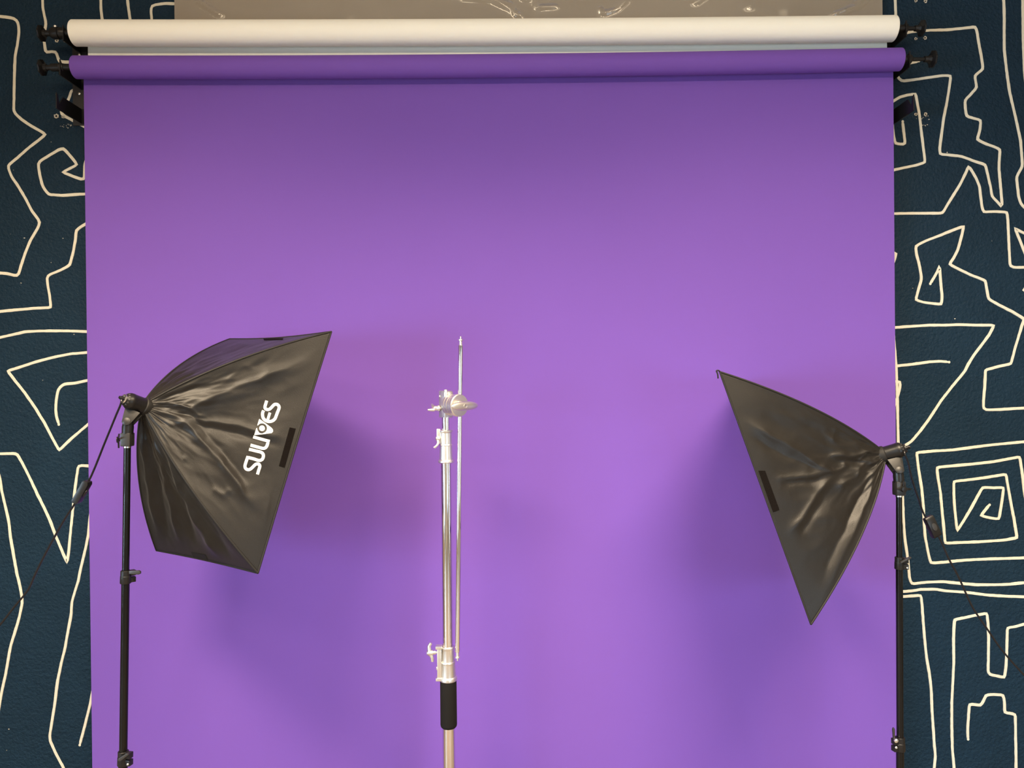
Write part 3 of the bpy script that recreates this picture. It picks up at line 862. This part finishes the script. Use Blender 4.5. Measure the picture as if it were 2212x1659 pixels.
    MB().lathe(hp - yy * 0.016, yy, [(0, 0.007), (0.002, 0.0105), (0.030, 0.0105), (0.032, 0.007)], 20).build('tilt_bolt', M['grey_plastic'], root)
    # wing screw on the stand socket
    kd = Vector(stand['knob_dir']).normalized()
    kp = p_top - dn * rec_h * 0.5 + kd * 0.013
    kb = MB().lathe(kp, kd, [(0, 0.0045), (0.006, 0.0045), (0.006, 0.0085), (0.012, 0.008), (0.013, 0.004)], 16).build('wing_screw', M['black_plastic'], root)
    ka = kd.cross(dn).normalized(); kc = kd.cross(ka).normalized()
    for an in stand['wings']:
        w = ka * math.cos(R(an)) + kc * math.sin(R(an))
        pw = w.cross(kd)
        c0 = kp + kd * 0.008
        MB().prism([c0 + w * 0.005 - pw * 0.004 - kd * 0.002, c0 + w * 0.005 + pw * 0.004 - kd * 0.002, c0 + w * 0.021 + pw * 0.0018 - kd * 0.002, c0 + w * 0.023 - kd * 0.002, c0 + w * 0.021 - pw * 0.0018 - kd * 0.002], kd * 0.004).build('wing', M['black_plastic'], kb, bevel=0.0008)
    MB().lathe(p_top - dn * 0.002, dn, [(0, 0.0094), (0.006, 0.0094)], 20).build('steel_ferrule', M['screw'], root)

    # pole sections with locking collars
    def at(y):
        t = (y - top[1]) / (low[1] - top[1])
        return p_top.lerp(p_low, t)
    rads = stand['radii']
    ys = [top[1]] + [c['y'] for c in stand['collars']]
    ends = [c['y'] + 8 for c in stand['collars']] + [None]
    for r_, y0_, y1_ in zip(rads, ys, ends):
        a = at(y0_) if y0_ != top[1] else p_top
        b = at(y1_) if y1_ else base + Vector((0, 0, 0.10))
        MB().tube([a, b], r_, 24).build('pole_section', M['tube_black'], root)
    for c in stand['collars']:
        a = at(c['y'])
        r_ = c['r']; h = c['h']
        co = MB().lathe(a, dn, [(0, r_ * 0.86), (0.001, r_ * 0.95), (h * 0.42, r_ * 0.95), (h * 0.44, r_), (h * 0.96, r_ * 1.03), (h, r_ * 0.98)], 28).build('locking_collar', M['black_plastic'], root)
        lug = Vector(c['lug']).normalized()
        for (t0, t1_) in ((0.05, 0.46), (0.56, 0.97)):
            MB().box(a + dn * h * (t0 + t1_) / 2 + lug * (r_ + 0.004), (0.013, 0.015, h * (t1_ - t0)), Matrix((lug, lug.cross(dn), dn)).transposed()).build('clamp_lug', M['black_plastic'], co, bevel=0.0012)
        for (t, rb) in c['bolts']:
            bp = a + dn * h * t + lug * (r_ + 0.004) + Vector((0, -0.0075, 0))
            MB().lathe(bp, (0, -1, 0), [(-0.002, rb), (0.0015, rb), (0.0025, rb * 0.7)], 14).build('bolt', M['screw'], co)
        l0, l1 = c['lever']
        P0, P1 = px(*l0, Ys - c.get('ly', 0.018)), px(*l1, Ys - c.get('ly', 0.018))
        w = (P1 - P0).cross(Vector((0, 1, 0))).normalized()
        lw = c.get('lw', 0.0045)
        MB().prism([P0 - w * lw * 0.7, P0 + w * lw * 0.7, P0.lerp(P1, 0.85) + w * lw, P1 + w * lw * 0.4, P1 - w * lw * 0.6, P0.lerp(P1, 0.85) - w * lw], (0, 0.006, 0)).build('lever', M['grey_plastic'], co, bevel=0.001)
    # folding tripod base
    hub = base + Vector((0, 0, 0.30))
    MB().lathe(hub, (0, 0, 1), [(-0.02, 0.018), (0.02, 0.018), (0.022, 0.014)], 24).build('leg_hub', M['black_plastic'], root)
    for k in range(3):
        an = stand['leg_turn'] + k * 2 * math.pi / 3
        d3 = Vector((math.cos(an), math.sin(an), 0))
        foot = base + d3 * 0.36 + Vector((0, 0, 0.012))
        lg = MB().tube([hub + d3 * 0.015, foot], 0.008, 12).build('leg', M['tube_black'], root)
        MB().lathe(Vector((foot.x, foot.y, 0.0)), (0, 0, 1), [(0, 0.012), (0.018, 0.012), (0.024, 0.008)], 14).build('rubber_foot', M['black_plastic'], lg)
        MB().tube([base + Vector((0, 0, 0.12)), hub.lerp(foot, 0.55)], 0.005, 8).build('brace', M['tube_black'], root)
    # cord
    pts = [back - N * 0.012]
    for (x, y, Y) in cord_px:
        pts.append(px(x, y, Y))
    pts += [Vector(p) for p in switch['tail']]
    cp = smooth_line(pts, 8)
    co = MB().tube(cp, 0.0026, 8).build('power_cord', M['cord'], root)
    a, b = px(*switch['a'], switch['Y']), px(*switch['b'], switch['Y'])
    dd = (b - a).normalized()
    nr = Vector(switch['face']).normalized(); nr = (nr - dd * nr.dot(dd)).normalized()
    sd = dd.cross(nr)
    L = (b - a).length
    sw_h, sw_w = 0.017, 0.0245
    prof = [(-L / 2, -0.3), (-L / 2 + 0.004, -0.5), (L / 2 - 0.004, -0.5), (L / 2, -0.3), (L / 2, 0.3), (L / 2 - 0.006, 0.5), (-L / 2 + 0.006, 0.5), (-L / 2, 0.3)]
    mid = (a + b) / 2
    sw = MB().prism([mid + dd * t + nr * (h_ * sw_h) - sd * sw_w / 2 for (t, h_) in prof], sd * sw_w).build('inline_switch', M['black_plastic'], co, bevel=0.0015)
    MB().prism([mid + nr * (sw_h / 2 - 0.001) + dd * (0.011 * math.cos(t * math.pi / 8)) + sd * (0.007 * math.sin(t * math.pi / 8)) for t in range(16)], nr * 0.003).build('switch_rocker', M['grey_plastic'], co, bevel=0.0008)
    return root, Cn, panels, rib

def Z1(*p): return [(230 + x * 510 / 1484.0, 690 + y * 510 / 1484.0) for (x, y) in p]
def Z2(*p): return [(1520 + x * 460 / 1272.0, 780 + y * 460 / 1272.0) for (x, y) in p]
ridL = {
 'near': [
  (0.0085, 13, Z1((330, 530), (520, 560), (700, 480), (900, 395), (1080, 325), (1340, 215))),
  (-0.006, 12, Z1((420, 480), (640, 400), (860, 310), (1080, 235))),
  (0.0065, 6, Z1((450, 600), (620, 640), (780, 660), (900, 690), (1190, 770))),
  (-0.006, 9, Z1((500, 640), (640, 680), (900, 740), (1150, 810))),
  (0.0105, 11, Z1((350, 640), (500, 655), (600, 760), (720, 900), (800, 1000), (870, 1100), (960, 1220))),
  (-0.006, 11, Z1((560, 640), (680, 780), (800, 920), (900, 1060))),
  (0.0055, 4, Z1((300, 520), (420, 530), (520, 560), (580, 605), (640, 610))),
  (-0.004, 5, Z1((420, 580), (540, 610), (620, 680))),
  (0.004, 6, Z1((330, 690), (420, 830), (480, 880), (520, 850))),
  (0.004, 6, Z1((660, 1060), (740, 1100), (790, 1060))),
  (0.004, 8, Z1((560, 420), (760, 380), (860, 290), (960, 310))),
  (0.003, 5, Z1((1040, 1000), (1010, 1200), (960, 1440)))],
 'bottom': [
  (0.009, 9, Z1((225, 650), (250, 850), (290, 1150), (345, 1440))),
  (-0.006, 8, Z1((250, 660), (300, 880), (350, 1150), (400, 1450))),
  (0.008, 6, Z1((270, 680), (350, 920), (420, 1180), (470, 1480))),
  (-0.006, 9, Z1((300, 720), (420, 1000), (520, 1250), (580, 1480))),
  (0.010, 8, Z1((330, 760), (450, 1020), (560, 1230), (640, 1370), (740, 1540))),
  (-0.006, 8, Z1((350, 780), (520, 1060), (680, 1300), (820, 1560))),
  (0.008, 7, Z1((360, 800), (560, 1080), (740, 1310), (905, 1560)))],
 'top': [
  (0.004, 8, Z1((300, 480), (420, 390), (600, 270), (760, 170))),
  (0.005, 10, Z1((330, 490), (520, 400), (760, 290), (1000, 190))),
  (-0.004, 9, Z1((310, 470), (480, 330), (700, 210), (900, 150))),
  (0.003, 6, Z1((800, 150), (960, 170), (1200, 130)))],
}
ridR = {
 'near': [
  (0.0080, 8, Z2((190, 345), (400, 450), (560, 540), (700, 635), (770, 668))),
  (-0.006, 10, Z2((220, 420), (420, 530), (600, 610), (720, 660))),
  (0.0060, 5, Z2((400, 706), (600, 690), (760, 665), (840, 640))),
  (-0.005, 8, Z2((450, 730), (620, 715), (740, 700))),
  (0.0080, 6, Z2((740, 560), (860, 572), (960, 545), (1050, 540))),
  (-0.005, 6, Z2((760, 600), (900, 600), (1000, 580))),
  (0.0085, 8, Z2((480, 1060), (580, 950), (660, 820), (720, 740), (830, 650))),
  (-0.006, 9, Z2((540, 1080), (650, 940), (730, 800), (800, 720))),
  (0.005, 5, Z2((690, 610), (760, 670), (840, 630), (820, 600))),
  (0.005, 6, Z2((930, 620), (910, 690), (820, 740), (860, 760))),
  (0.006, 5, Z2((960, 540), (930, 590), (1010, 610), (1050, 580))),
  (0.003, 6, Z2((790, 390), (760, 500))),
  (-0.008, 12, Z2((1020, 640), (900, 880), (780, 1140), (680, 1380))),
  (0.010, 9, Z2((1045, 640), (970, 850), (870, 1080), (750, 1340), (655, 1535)))],
 'bottom': [], 'top': [],
}
lz8 = lambda *p: [(490 + x * 170 / 1410.0, 850 + y * 170 / 1410.0) for (x, y) in p]
softL, CnL, panL, ribL = softbox(1, (-0.974, 2.052, 1.497, 53.9, 21.6, 0), ridL,
    'black softbox on a stand left of the chrome stand, white lettering on its side',
    [(262, 869, 1.985), (250, 899, 1.98), (225, 960, 1.97), (205, 1010, 1.96), (190, 1042, 1.955), (163, 1086, 1.95), (140, 1121, 1.95), (115, 1165, 1.95), (90, 1212, 1.95), (75, 1243, 1.95), (60, 1275, 1.95), (30, 1312, 1.95), (0, 1350, 1.95), (-90, 1460, 1.95)],
    dict(a=(190.5, 1039), b=(164, 1086), Y=1.953, face=(0.85, 0.05, -0.5), tail=[(-1.60, 1.98, 0.45), (-1.80, 2.05, 0.12), (-2.0, 2.15, 0.0035), (-2.3, 2.2, 0.0035)]),
    dict(top=(275, 964), low=(266, 1659), Y=2.02, rec_h=0.036, hinge=(277, 912), knob_dir=(-0.9, -0.35, 0), wings=(20, 140, 260),
         radii=[0.0088, 0.0100, 0.0115],
         collars=[dict(y=1232, h=0.034, r=0.0132, lug=(0.7, 0.7, 0), bolts=[], lever=((278, 1237), (303, 1237)), lw=0.0055, ly=0.006),
                  dict(y=1622, h=0.037, r=0.0140, lug=(0.95, -0.2, 0), bolts=[(0.80, 0.0028)], lever=((276, 1629), (255, 1644)), lw=0.0042, ly=0.022)],
         leg_turn=0.5),
    [('near', lz8((1125, 608), (1235, 632), (1038, 1332), (932, 1302))),
     ('top', Z1((985, 122), (1112, 120), (1108, 131), (992, 134))),
     ('bottom', Z1((535, 1462), (625, 1478), (640, 1515), (548, 1492)))], True)
softR, CnR, panR, ribR = softbox(-1, (1.0442, 2.1834, 1.3369, 22.0, 19.1, -3), ridR,
    'plain black softbox on a stand at the right edge of the purple paper',
    [(1954, 976, 2.14), (1962, 1000, 2.13), (1970, 1035, 2.12), (1985, 1080, 2.11), (1998, 1115, 2.10), (2028, 1160, 2.09), (2050, 1208, 2.09), (2070, 1245, 2.09), (2100, 1310, 2.09), (2130, 1355, 2.09), (2165, 1405, 2.09), (2212, 1458, 2.09), (2290, 1540, 2.09)],
    dict(a=(2004, 1116), b=(2024, 1159), Y=2.095, face=(0.1, -1, 0.1), tail=[(1.70, 2.09, 0.40), (1.85, 2.12, 0.10), (2.0, 2.2, 0.0035), (2.3, 2.3, 0.0035)]),
    dict(top=(1942, 1070), low=(1944.5, 1659), Y=2.155, rec_h=0.040, hinge=(1940, 1017), knob_dir=(0.15, -1, 0), wings=(0, 90, 180),
         radii=[0.0080, 0.0092, 0.0105],
         collars=[dict(y=1203, h=0.034, r=0.0125, lug=(0.95, -0.3, 0), bolts=[(0.82, 0.0026)], lever=((1946, 1216), (1969, 1204)), lw=0.0032, ly=0.020),
                  dict(y=1592, h=0.038, r=0.0135, lug=(-0.95, -0.25, 0), bolts=[(0.12, 0.0058), (0.62, 0.0036)], lever=((1932, 1597), (1931, 1573)), lw=0.0032, ly=0.010)],
         leg_turn=0.2),
    [('near', Z2((326, 655), (366, 655), (452, 890), (414, 904)))], False)
# loose corner tie on the right softbox
a = CnR['A']
MB().tube(smooth_line([a, a + Vector((-0.004, -0.002, 0.004)), a + Vector((-0.010, -0.002, 0.003)), a + Vector((-0.007, -0.003, -0.006)), a + Vector((-0.006, -0.003, -0.018))], 4), 0.0022, 8).build('corner_tie', M['piping'], softR)

# ------------------------------------------------------------------ chrome stand with grip arm
YS = 2.30
SP = FPX / YS
axis = px(966.6, 1285, YS)
AXX = axis.x
cst = empty('c_stand', (AXX, YS, 0), 'chrome grip stand with upright arm standing in front of the purple paper', 'stand')
def zc(y): return px(966.6, y, YS).z
def ring(name, prof, m, parent=cst, seg=36, ang=35):
    """prof = [(photo y, half width px)] turned round the stand's axis"""
    return MB().lathe((AXX, YS, 0), (0, 0, 1), [(zc(y), hw / SP) for (y, hw) in reversed(prof)], seg).build(name, m, parent, ang=ang)
MB().lathe((AXX, YS, 0), (0, 0, 1), [(0.16, 13.3 / SP), (zc(1560), 13.3 / SP)], 36).build('column', M['chrome'], cst)
ring('foam_grip', [(1469, 17.4), (1472, 17.8), (1564, 18.0), (1568, 17.2), (1570.5, 15), (1571, 13)], M['foam'])
lc = ring('lower_collar', [(1395.5, 11), (1396, 14), (1397, 14.8), (1400, 14.8), (1402, 13.8), (1403, 13.4), (1427, 14.4), (1428, 16.0), (1430.5, 16.4), (1432, 15.6), (1434, 15.2), (1460, 16.4), (1461.5, 18.2), (1464, 19.0), (1468, 19.0), (1470, 17.5)], M['cast'])
bx0 = AXX - 17.5 / SP
MB().box((AXX - 18.0 / SP, YS - 0.006, (zc(1394) + zc(1468)) / 2), (10 / SP, 0.018, zc(1394) - zc(1468))).build('collar_boss', M['cast'], lc, bevel=0.002)
for y in (1396, 1464):
    MB().box((AXX - 19.0 / SP, YS - 0.006, zc(y)), (14 / SP, 0.022, 6.5 / SP)).build('boss_flange', M['cast'], lc, bevel=0.0015)
MB().lathe((AXX - 22 / SP, YS - 0.008, zc(1441)), (-1, -0.2, 0), [(0, 0.0055), (0.004, 0.0052), (0.005, 0.003)], 16).build('button', M['cast'], lc)
def tee_knob(parent, y, x0, x1, up, dn_, Y):
    k = MB().lathe(px(x0, y, Y), (-1, -0.15, 0), [(0, 0.0035), (0.010, 0.0035), (0.010, 0.0065), (0.0175, 0.0055), (0.0175, 0.008), ((x0 - x1) / SP - 0.004, 0.008), ((x0 - x1) / SP, 0.0045)], 16).build('clamp_knob', M['cast'], parent)
    for (q0, q1, q2) in (up, dn_):
        a, b, c = px(*q0, Y - 0.004), px(*q1, Y - 0.004), px(*q2, Y - 0.004)
        MB().tube(smooth_line([a, b, c], 5), [0.0065 - 0.0022 * i / 10 for i in range(11)], 12).build('wing', M['cast'], k)
tee_knob(lc, 1409, 948, 922, ((928, 1406), (927, 1397), (931, 1389)), ((929, 1412), (933, 1420), (934, 1429)), YS - 0.008)
MB().lathe((AXX, YS, 0), (0, 0, 1), [(zc(1404), 11.2 / SP), (zc(990), 11.2 / SP)], 36).build('riser', M['chrome'], cst)
uc = ring('upper_collar', [(928.5, 9), (929, 14), (930, 15), (932.5, 15), (934, 14), (935, 12.8), (959, 13.0), (960, 13.8), (962, 14), (963, 13.2), (992, 14.4), (993.5, 16.2), (995.5, 17), (998, 17), (999.8, 15.5), (1000, 11)], M['cast'])
MB().box((AXX - 15.5 / SP, YS - 0.002, (zc(926) + zc(958)) / 2), (8 / SP, 0.012, zc(926) - zc(958))).build('collar_boss', M['cast'], uc, bevel=0.0015)
kb = MB().lathe(px(951, 947, YS - 0.006), (-1, -0.25, -0.05), [(0, 0.0035), (0.003, 0.0072), (0.008, 0.0075), (0.013, 0.0060), (0.0145, 0.003)], 18).build('clamp_knob', M['cast'], uc)
MB().tube(smooth_line([px(945, 949, YS - 0.010), px(946, 957, YS - 0.014), px(943, 963, YS - 0.016), px(938, 967, YS - 0.016)], 5), 0.0036, 10).build('lever', M['cast'], kb)
MB().lathe((AXX, YS, 0), (0, 0, 1), [(zc(935), 8.6 / SP), (zc(885), 8.6 / SP)], 32).build('riser', M['chrome'], cst)
# grip head
DA = Vector((math.sin(R(43)), -math.cos(R(43)), -0.02)).normalized()     # towards camera-right
CR = DA.cross(Vector((0, 0, 1))).normalized()                              # along the tee handle
yf = 2.262
f0 = px(993.5, 876, yf)                                                    # centre of the front face
rd = 24.6 / (FPX / yf)
hd = MB().lathe(f0, -DA, [(0, 0.004), (0.0, rd * 0.93), (0.0022, rd), (0.012, rd), (0.0125, rd * 0.93), (0.014, rd * 0.9), (0.0145, rd * 0.97), (0.022, rd * 0.97), (0.0225, rd * 0.88), (0.026, rd * 0.88), (0.0265, rd * 0.95), (0.036, rd * 0.95), (0.0365, rd * 0.86), (0.040, rd * 0.86), (0.0405, rd * 0.92), (0.049, rd * 0.92), (0.051, rd * 0.84)], 44).build('grip_head', M['cast'], cst)
for an, t in ((250, 0.0245), (70, 0.0245), (262, 0.0383), (110, 0.0245)):
    dd = CR * math.cos(R(an)) + Vector((0, 0, 1)) * math.sin(R(an))
    MB().lathe(f0 - DA * t + dd * rd * 0.84, dd, [(0, 0.004), (rd * 0.09, 0.004), (rd * 0.1, 0.003)], 10).build('grip_slot', M['hole'], hd)
# receiver block on top of the riser
zr = Matrix((CR, -DA, Vector((0, 0, 1)))).transposed()
bc = Vector((AXX, YS, zc(873)))
MB().box(bc + Vector((0, 0.004, 0)), (0.030, 0.030, 58 / SP), zr).build('receiver_block', M['cast'], cst, bevel=0.003)
MB().lathe(px(963, 852, YS - 0.010), (0, 0, 1), [(-0.006, 0.0075), (0.006, 0.0078), (0.007, 0.006), (0.010, 0.0062), (0.014, 0.0055), (0.015, 0.003)], 18).build('top_screw', M['cast'], cst)
MB().box(px(972, 851, YS - 0.008), (0.014, 0.012, 0.012), zr).build('lug', M['cast'], cst, bevel=0.0015)
MB().lathe(px(951, 856, YS), (-1, 0, 0), [(0, 0.003), (0.003, 0.003)], 10).build('set_screw', M['cast'], cst)
wk = MB().lathe(px(953, 882, YS - 0.004), (-1, -0.1, 0.02), [(0, 0.0035), (0.004, 0.0035), (0.004, 0.0078), (0.010, 0.0092), (0.012, 0.0075), (0.0165, 0.0080), (0.022, 0.0062), (0.0235, 0.003)], 20).build('clamp_knob', M['cast'], cst)
MB().tube([px(938, 885, YS - 0.010), px(930, 885.5, YS - 0.014), px(924, 885.5, YS - 0.016)], [0.0058, 0.0042, 0.0026], 12).build('wing', M['cast'], wk)
MB().tube([px(936, 878, YS + 0.004), px(933, 874, YS + 0.014)], [0.005, 0.0032], 12).build('wing', M['cast'], wk)
# tee handle in front of the disc: a long rounded bar with a screw hole
hub_o = MB().lathe(f0, DA, [(0, 0.0135), (0.006, 0.0125), (0.020, 0.0115), (0.024, 0.0115)], 24).build('handle_hub', M['cast'], cst)
hc = f0 + DA * 0.030 + CR * 0.006
vs, fs = [], []
nL, nS = 24, 16
for i in range(nL + 1):
    t = -1 + 2 * i / nL
    w_ = max(0.02, (1 - abs(t) ** 2.6)) ** 0.55
    for k in range(nS):
        an = 2 * math.pi * k / nS
        vs.append(hc + CR * (0.0495 * t) + Vector((0, 0, 1)) * (0.0135 * w_ * math.sin(an)) + DA * (0.0080 * w_ * math.cos(an)))
for i in range(nL):
    for k in range(nS):
        k2 = (k + 1) % nS
        fs.append((i * nS + k, i * nS + k2, (i + 1) * nS + k2, (i + 1) * nS + k))
fs.append(tuple(range(nS - 1, -1, -1))); fs.append(tuple(nL * nS + k for k in range(nS)))
th_o = MB().add(vs, fs).build('tee_handle', M['cast'], cst, ang=60)
so_ = hc + CR * 0.004 + DA * 0.0066
MB().lathe(so_, DA, [(0, 0.0062), (0.0018, 0.0062), (0.0018, 0.0050), (0.0002, 0.0046), (0.0002, 0.0005)], 20).build('screw_seat', M['cast'], th_o)
MB().lathe(so_, DA, [(0, 0.0036), (0.0013, 0.0034), (0.0018, 0.002)], 14).build('screw', M['chrome'], th_o)
# grip arm: a long thin rod held upright in the head
def rodp(y):
    t = (y - 748) / (1412 - 748)
    return px(995.3 + (988.3 - 995.3) * t, y, 2.279)
MB().tube([rodp(746), rodp(1408)], 4.9 / SP, 24).build('grip_arm', M['chrome'], cst)
for (y0, s) in ((746, 1), (1408, -1)):
    p0 = rodp(y0)
    MB().lathe(p0, (0, 0, s), [(-0.002, 0.0068), (0.001, 0.0055), (0.002, 0.0045), (0.013, 0.0045), (0.014, 0.0070), (0.0175, 0.0072), (0.0185, 0.004), (0.0195, 0.0024), (0.026, 0.0024), (0.027, 0.0012)], 20).build('arm_pin', M['cast'], cst)
# turtle base legs below the frame
MB().lathe((AXX, YS, 0), (0, 0, 1), [(0.13, 0.026), (0.16, 0.026), (0.20, 0.024), (0.205, 0.019)], 28).build('base_hub', M['cast'], cst)
for k, an in enumerate((-90, 25, 160)):
    dd = Vector((math.cos(R(an)), math.sin(R(an)), 0))
    if k == 1: dd = Vector((0.98, -0.2, 0)).normalized()
    if k == 2: dd = Vector((-0.98, -0.2, 0)).normalized()
    o_ = Vector((AXX, YS, 0))
    lg = MB().tube(smooth_line([o_ + dd * 0.02 + Vector((0, 0, 0.15)), o_ + dd * 0.12 + Vector((0, 0, 0.145)), o_ + dd * 0.22 + Vector((0, 0, 0.04)), o_ + dd * 0.46 + Vector((0, 0, 0.016))], 6), 0.0125, 14).build('leg', M['chrome'], cst)
    MB().lathe(o_ + dd * 0.455, (0, 0, 1), [(0, 0.016), (0.02, 0.016), (0.03, 0.013)], 16).build('rubber_foot', M['black_plastic'], lg)

# ------------------------------------------------------------------ ceiling lamps and bars, out of the frame
def emit(name, col, st):
    m = bpy.data.materials.new(name); m.use_nodes = True
    b = m.node_tree.nodes['Principled BSDF']
    b.inputs['Emission Color'].default_value = (*col, 1); b.inputs['Emission Strength'].default_value = st
    return m
M['lamp_glow'] = emit('lamp_lens', LAMP_COLOR, 3.0)
for (x, y, e), pl_ in zip(PANEL_LAMPS, ('left', 'right')):
    root = empty('panel_lamp', (x, y, ROOM_H), 'wide warm ceiling panel lamp, %s of the camera' % pl_, 'lamp', 'ceiling panel lamps')
    MB().box((x, y, ROOM_H - 0.02), (1.24, 0.64, 0.04)).build('housing', M['frame'], root, bevel=0.004)
    MB().box((x, y, ROOM_H - 0.042), (1.2, 0.6, 0.004)).build('lens', M['lamp_glow'], root)
    l = bpy.data.lights.new('lamp_light', 'AREA')
    l.shape = 'RECTANGLE'; l.size = 1.2; l.size_y = 0.6; l.energy = e; l.color = LAMP_COLOR; l.spread = LAMP_SPREAD
    lo = bpy.data.objects.new('lamp_light', l)
    COL.objects.link(lo)
    lo.parent = root
    lo.location = (0, 0, -0.05)
for (x, y, e), pl_ in zip(BAR_LAMPS, ('left', 'right')):
    z = 3.30
    root = empty('bar_lamp', (x, y, ROOM_H), 'long warm bar lamp hung from the ceiling behind the camera, %s one' % pl_, 'lamp', 'bar lamps')
    tl = R(78)
    rm = Matrix.Rotation(tl, 3, 'X')
    MB().box(Vector((x, y, z)) + rm @ Vector((0, 0, 0.03)), (1.84, 0.20, 0.05), rm).build('housing', M['frame'], root, bevel=0.004)
    MB().box((x, y, z) , (1.8, 0.16, 0.006), rm).build('lens', M['lamp_glow'], root)
    for s_ in (-0.6, 0.6):
        MB().tube([(x + s_, y - 0.04, z + 0.01), (x + s_, y - 0.04, ROOM_H)], 0.006, 8).build('hanger', M['frame'], root)
    l = bpy.data.lights.new('lamp_light', 'AREA')
    l.shape = 'RECTANGLE'; l.size = 1.8; l.size_y = 0.16; l.energy = e; l.color = LAMP_COLOR
    lo = bpy.data.objects.new('lamp_light', l)
    COL.objects.link(lo)
    lo.parent = root
    lo.matrix_parent_inverse.identity()
    lo.location = Vector((0, 0, z - ROOM_H)) + rm @ Vector((0, 0, -0.012))
    lo.rotation_euler = (tl, 0, 0)
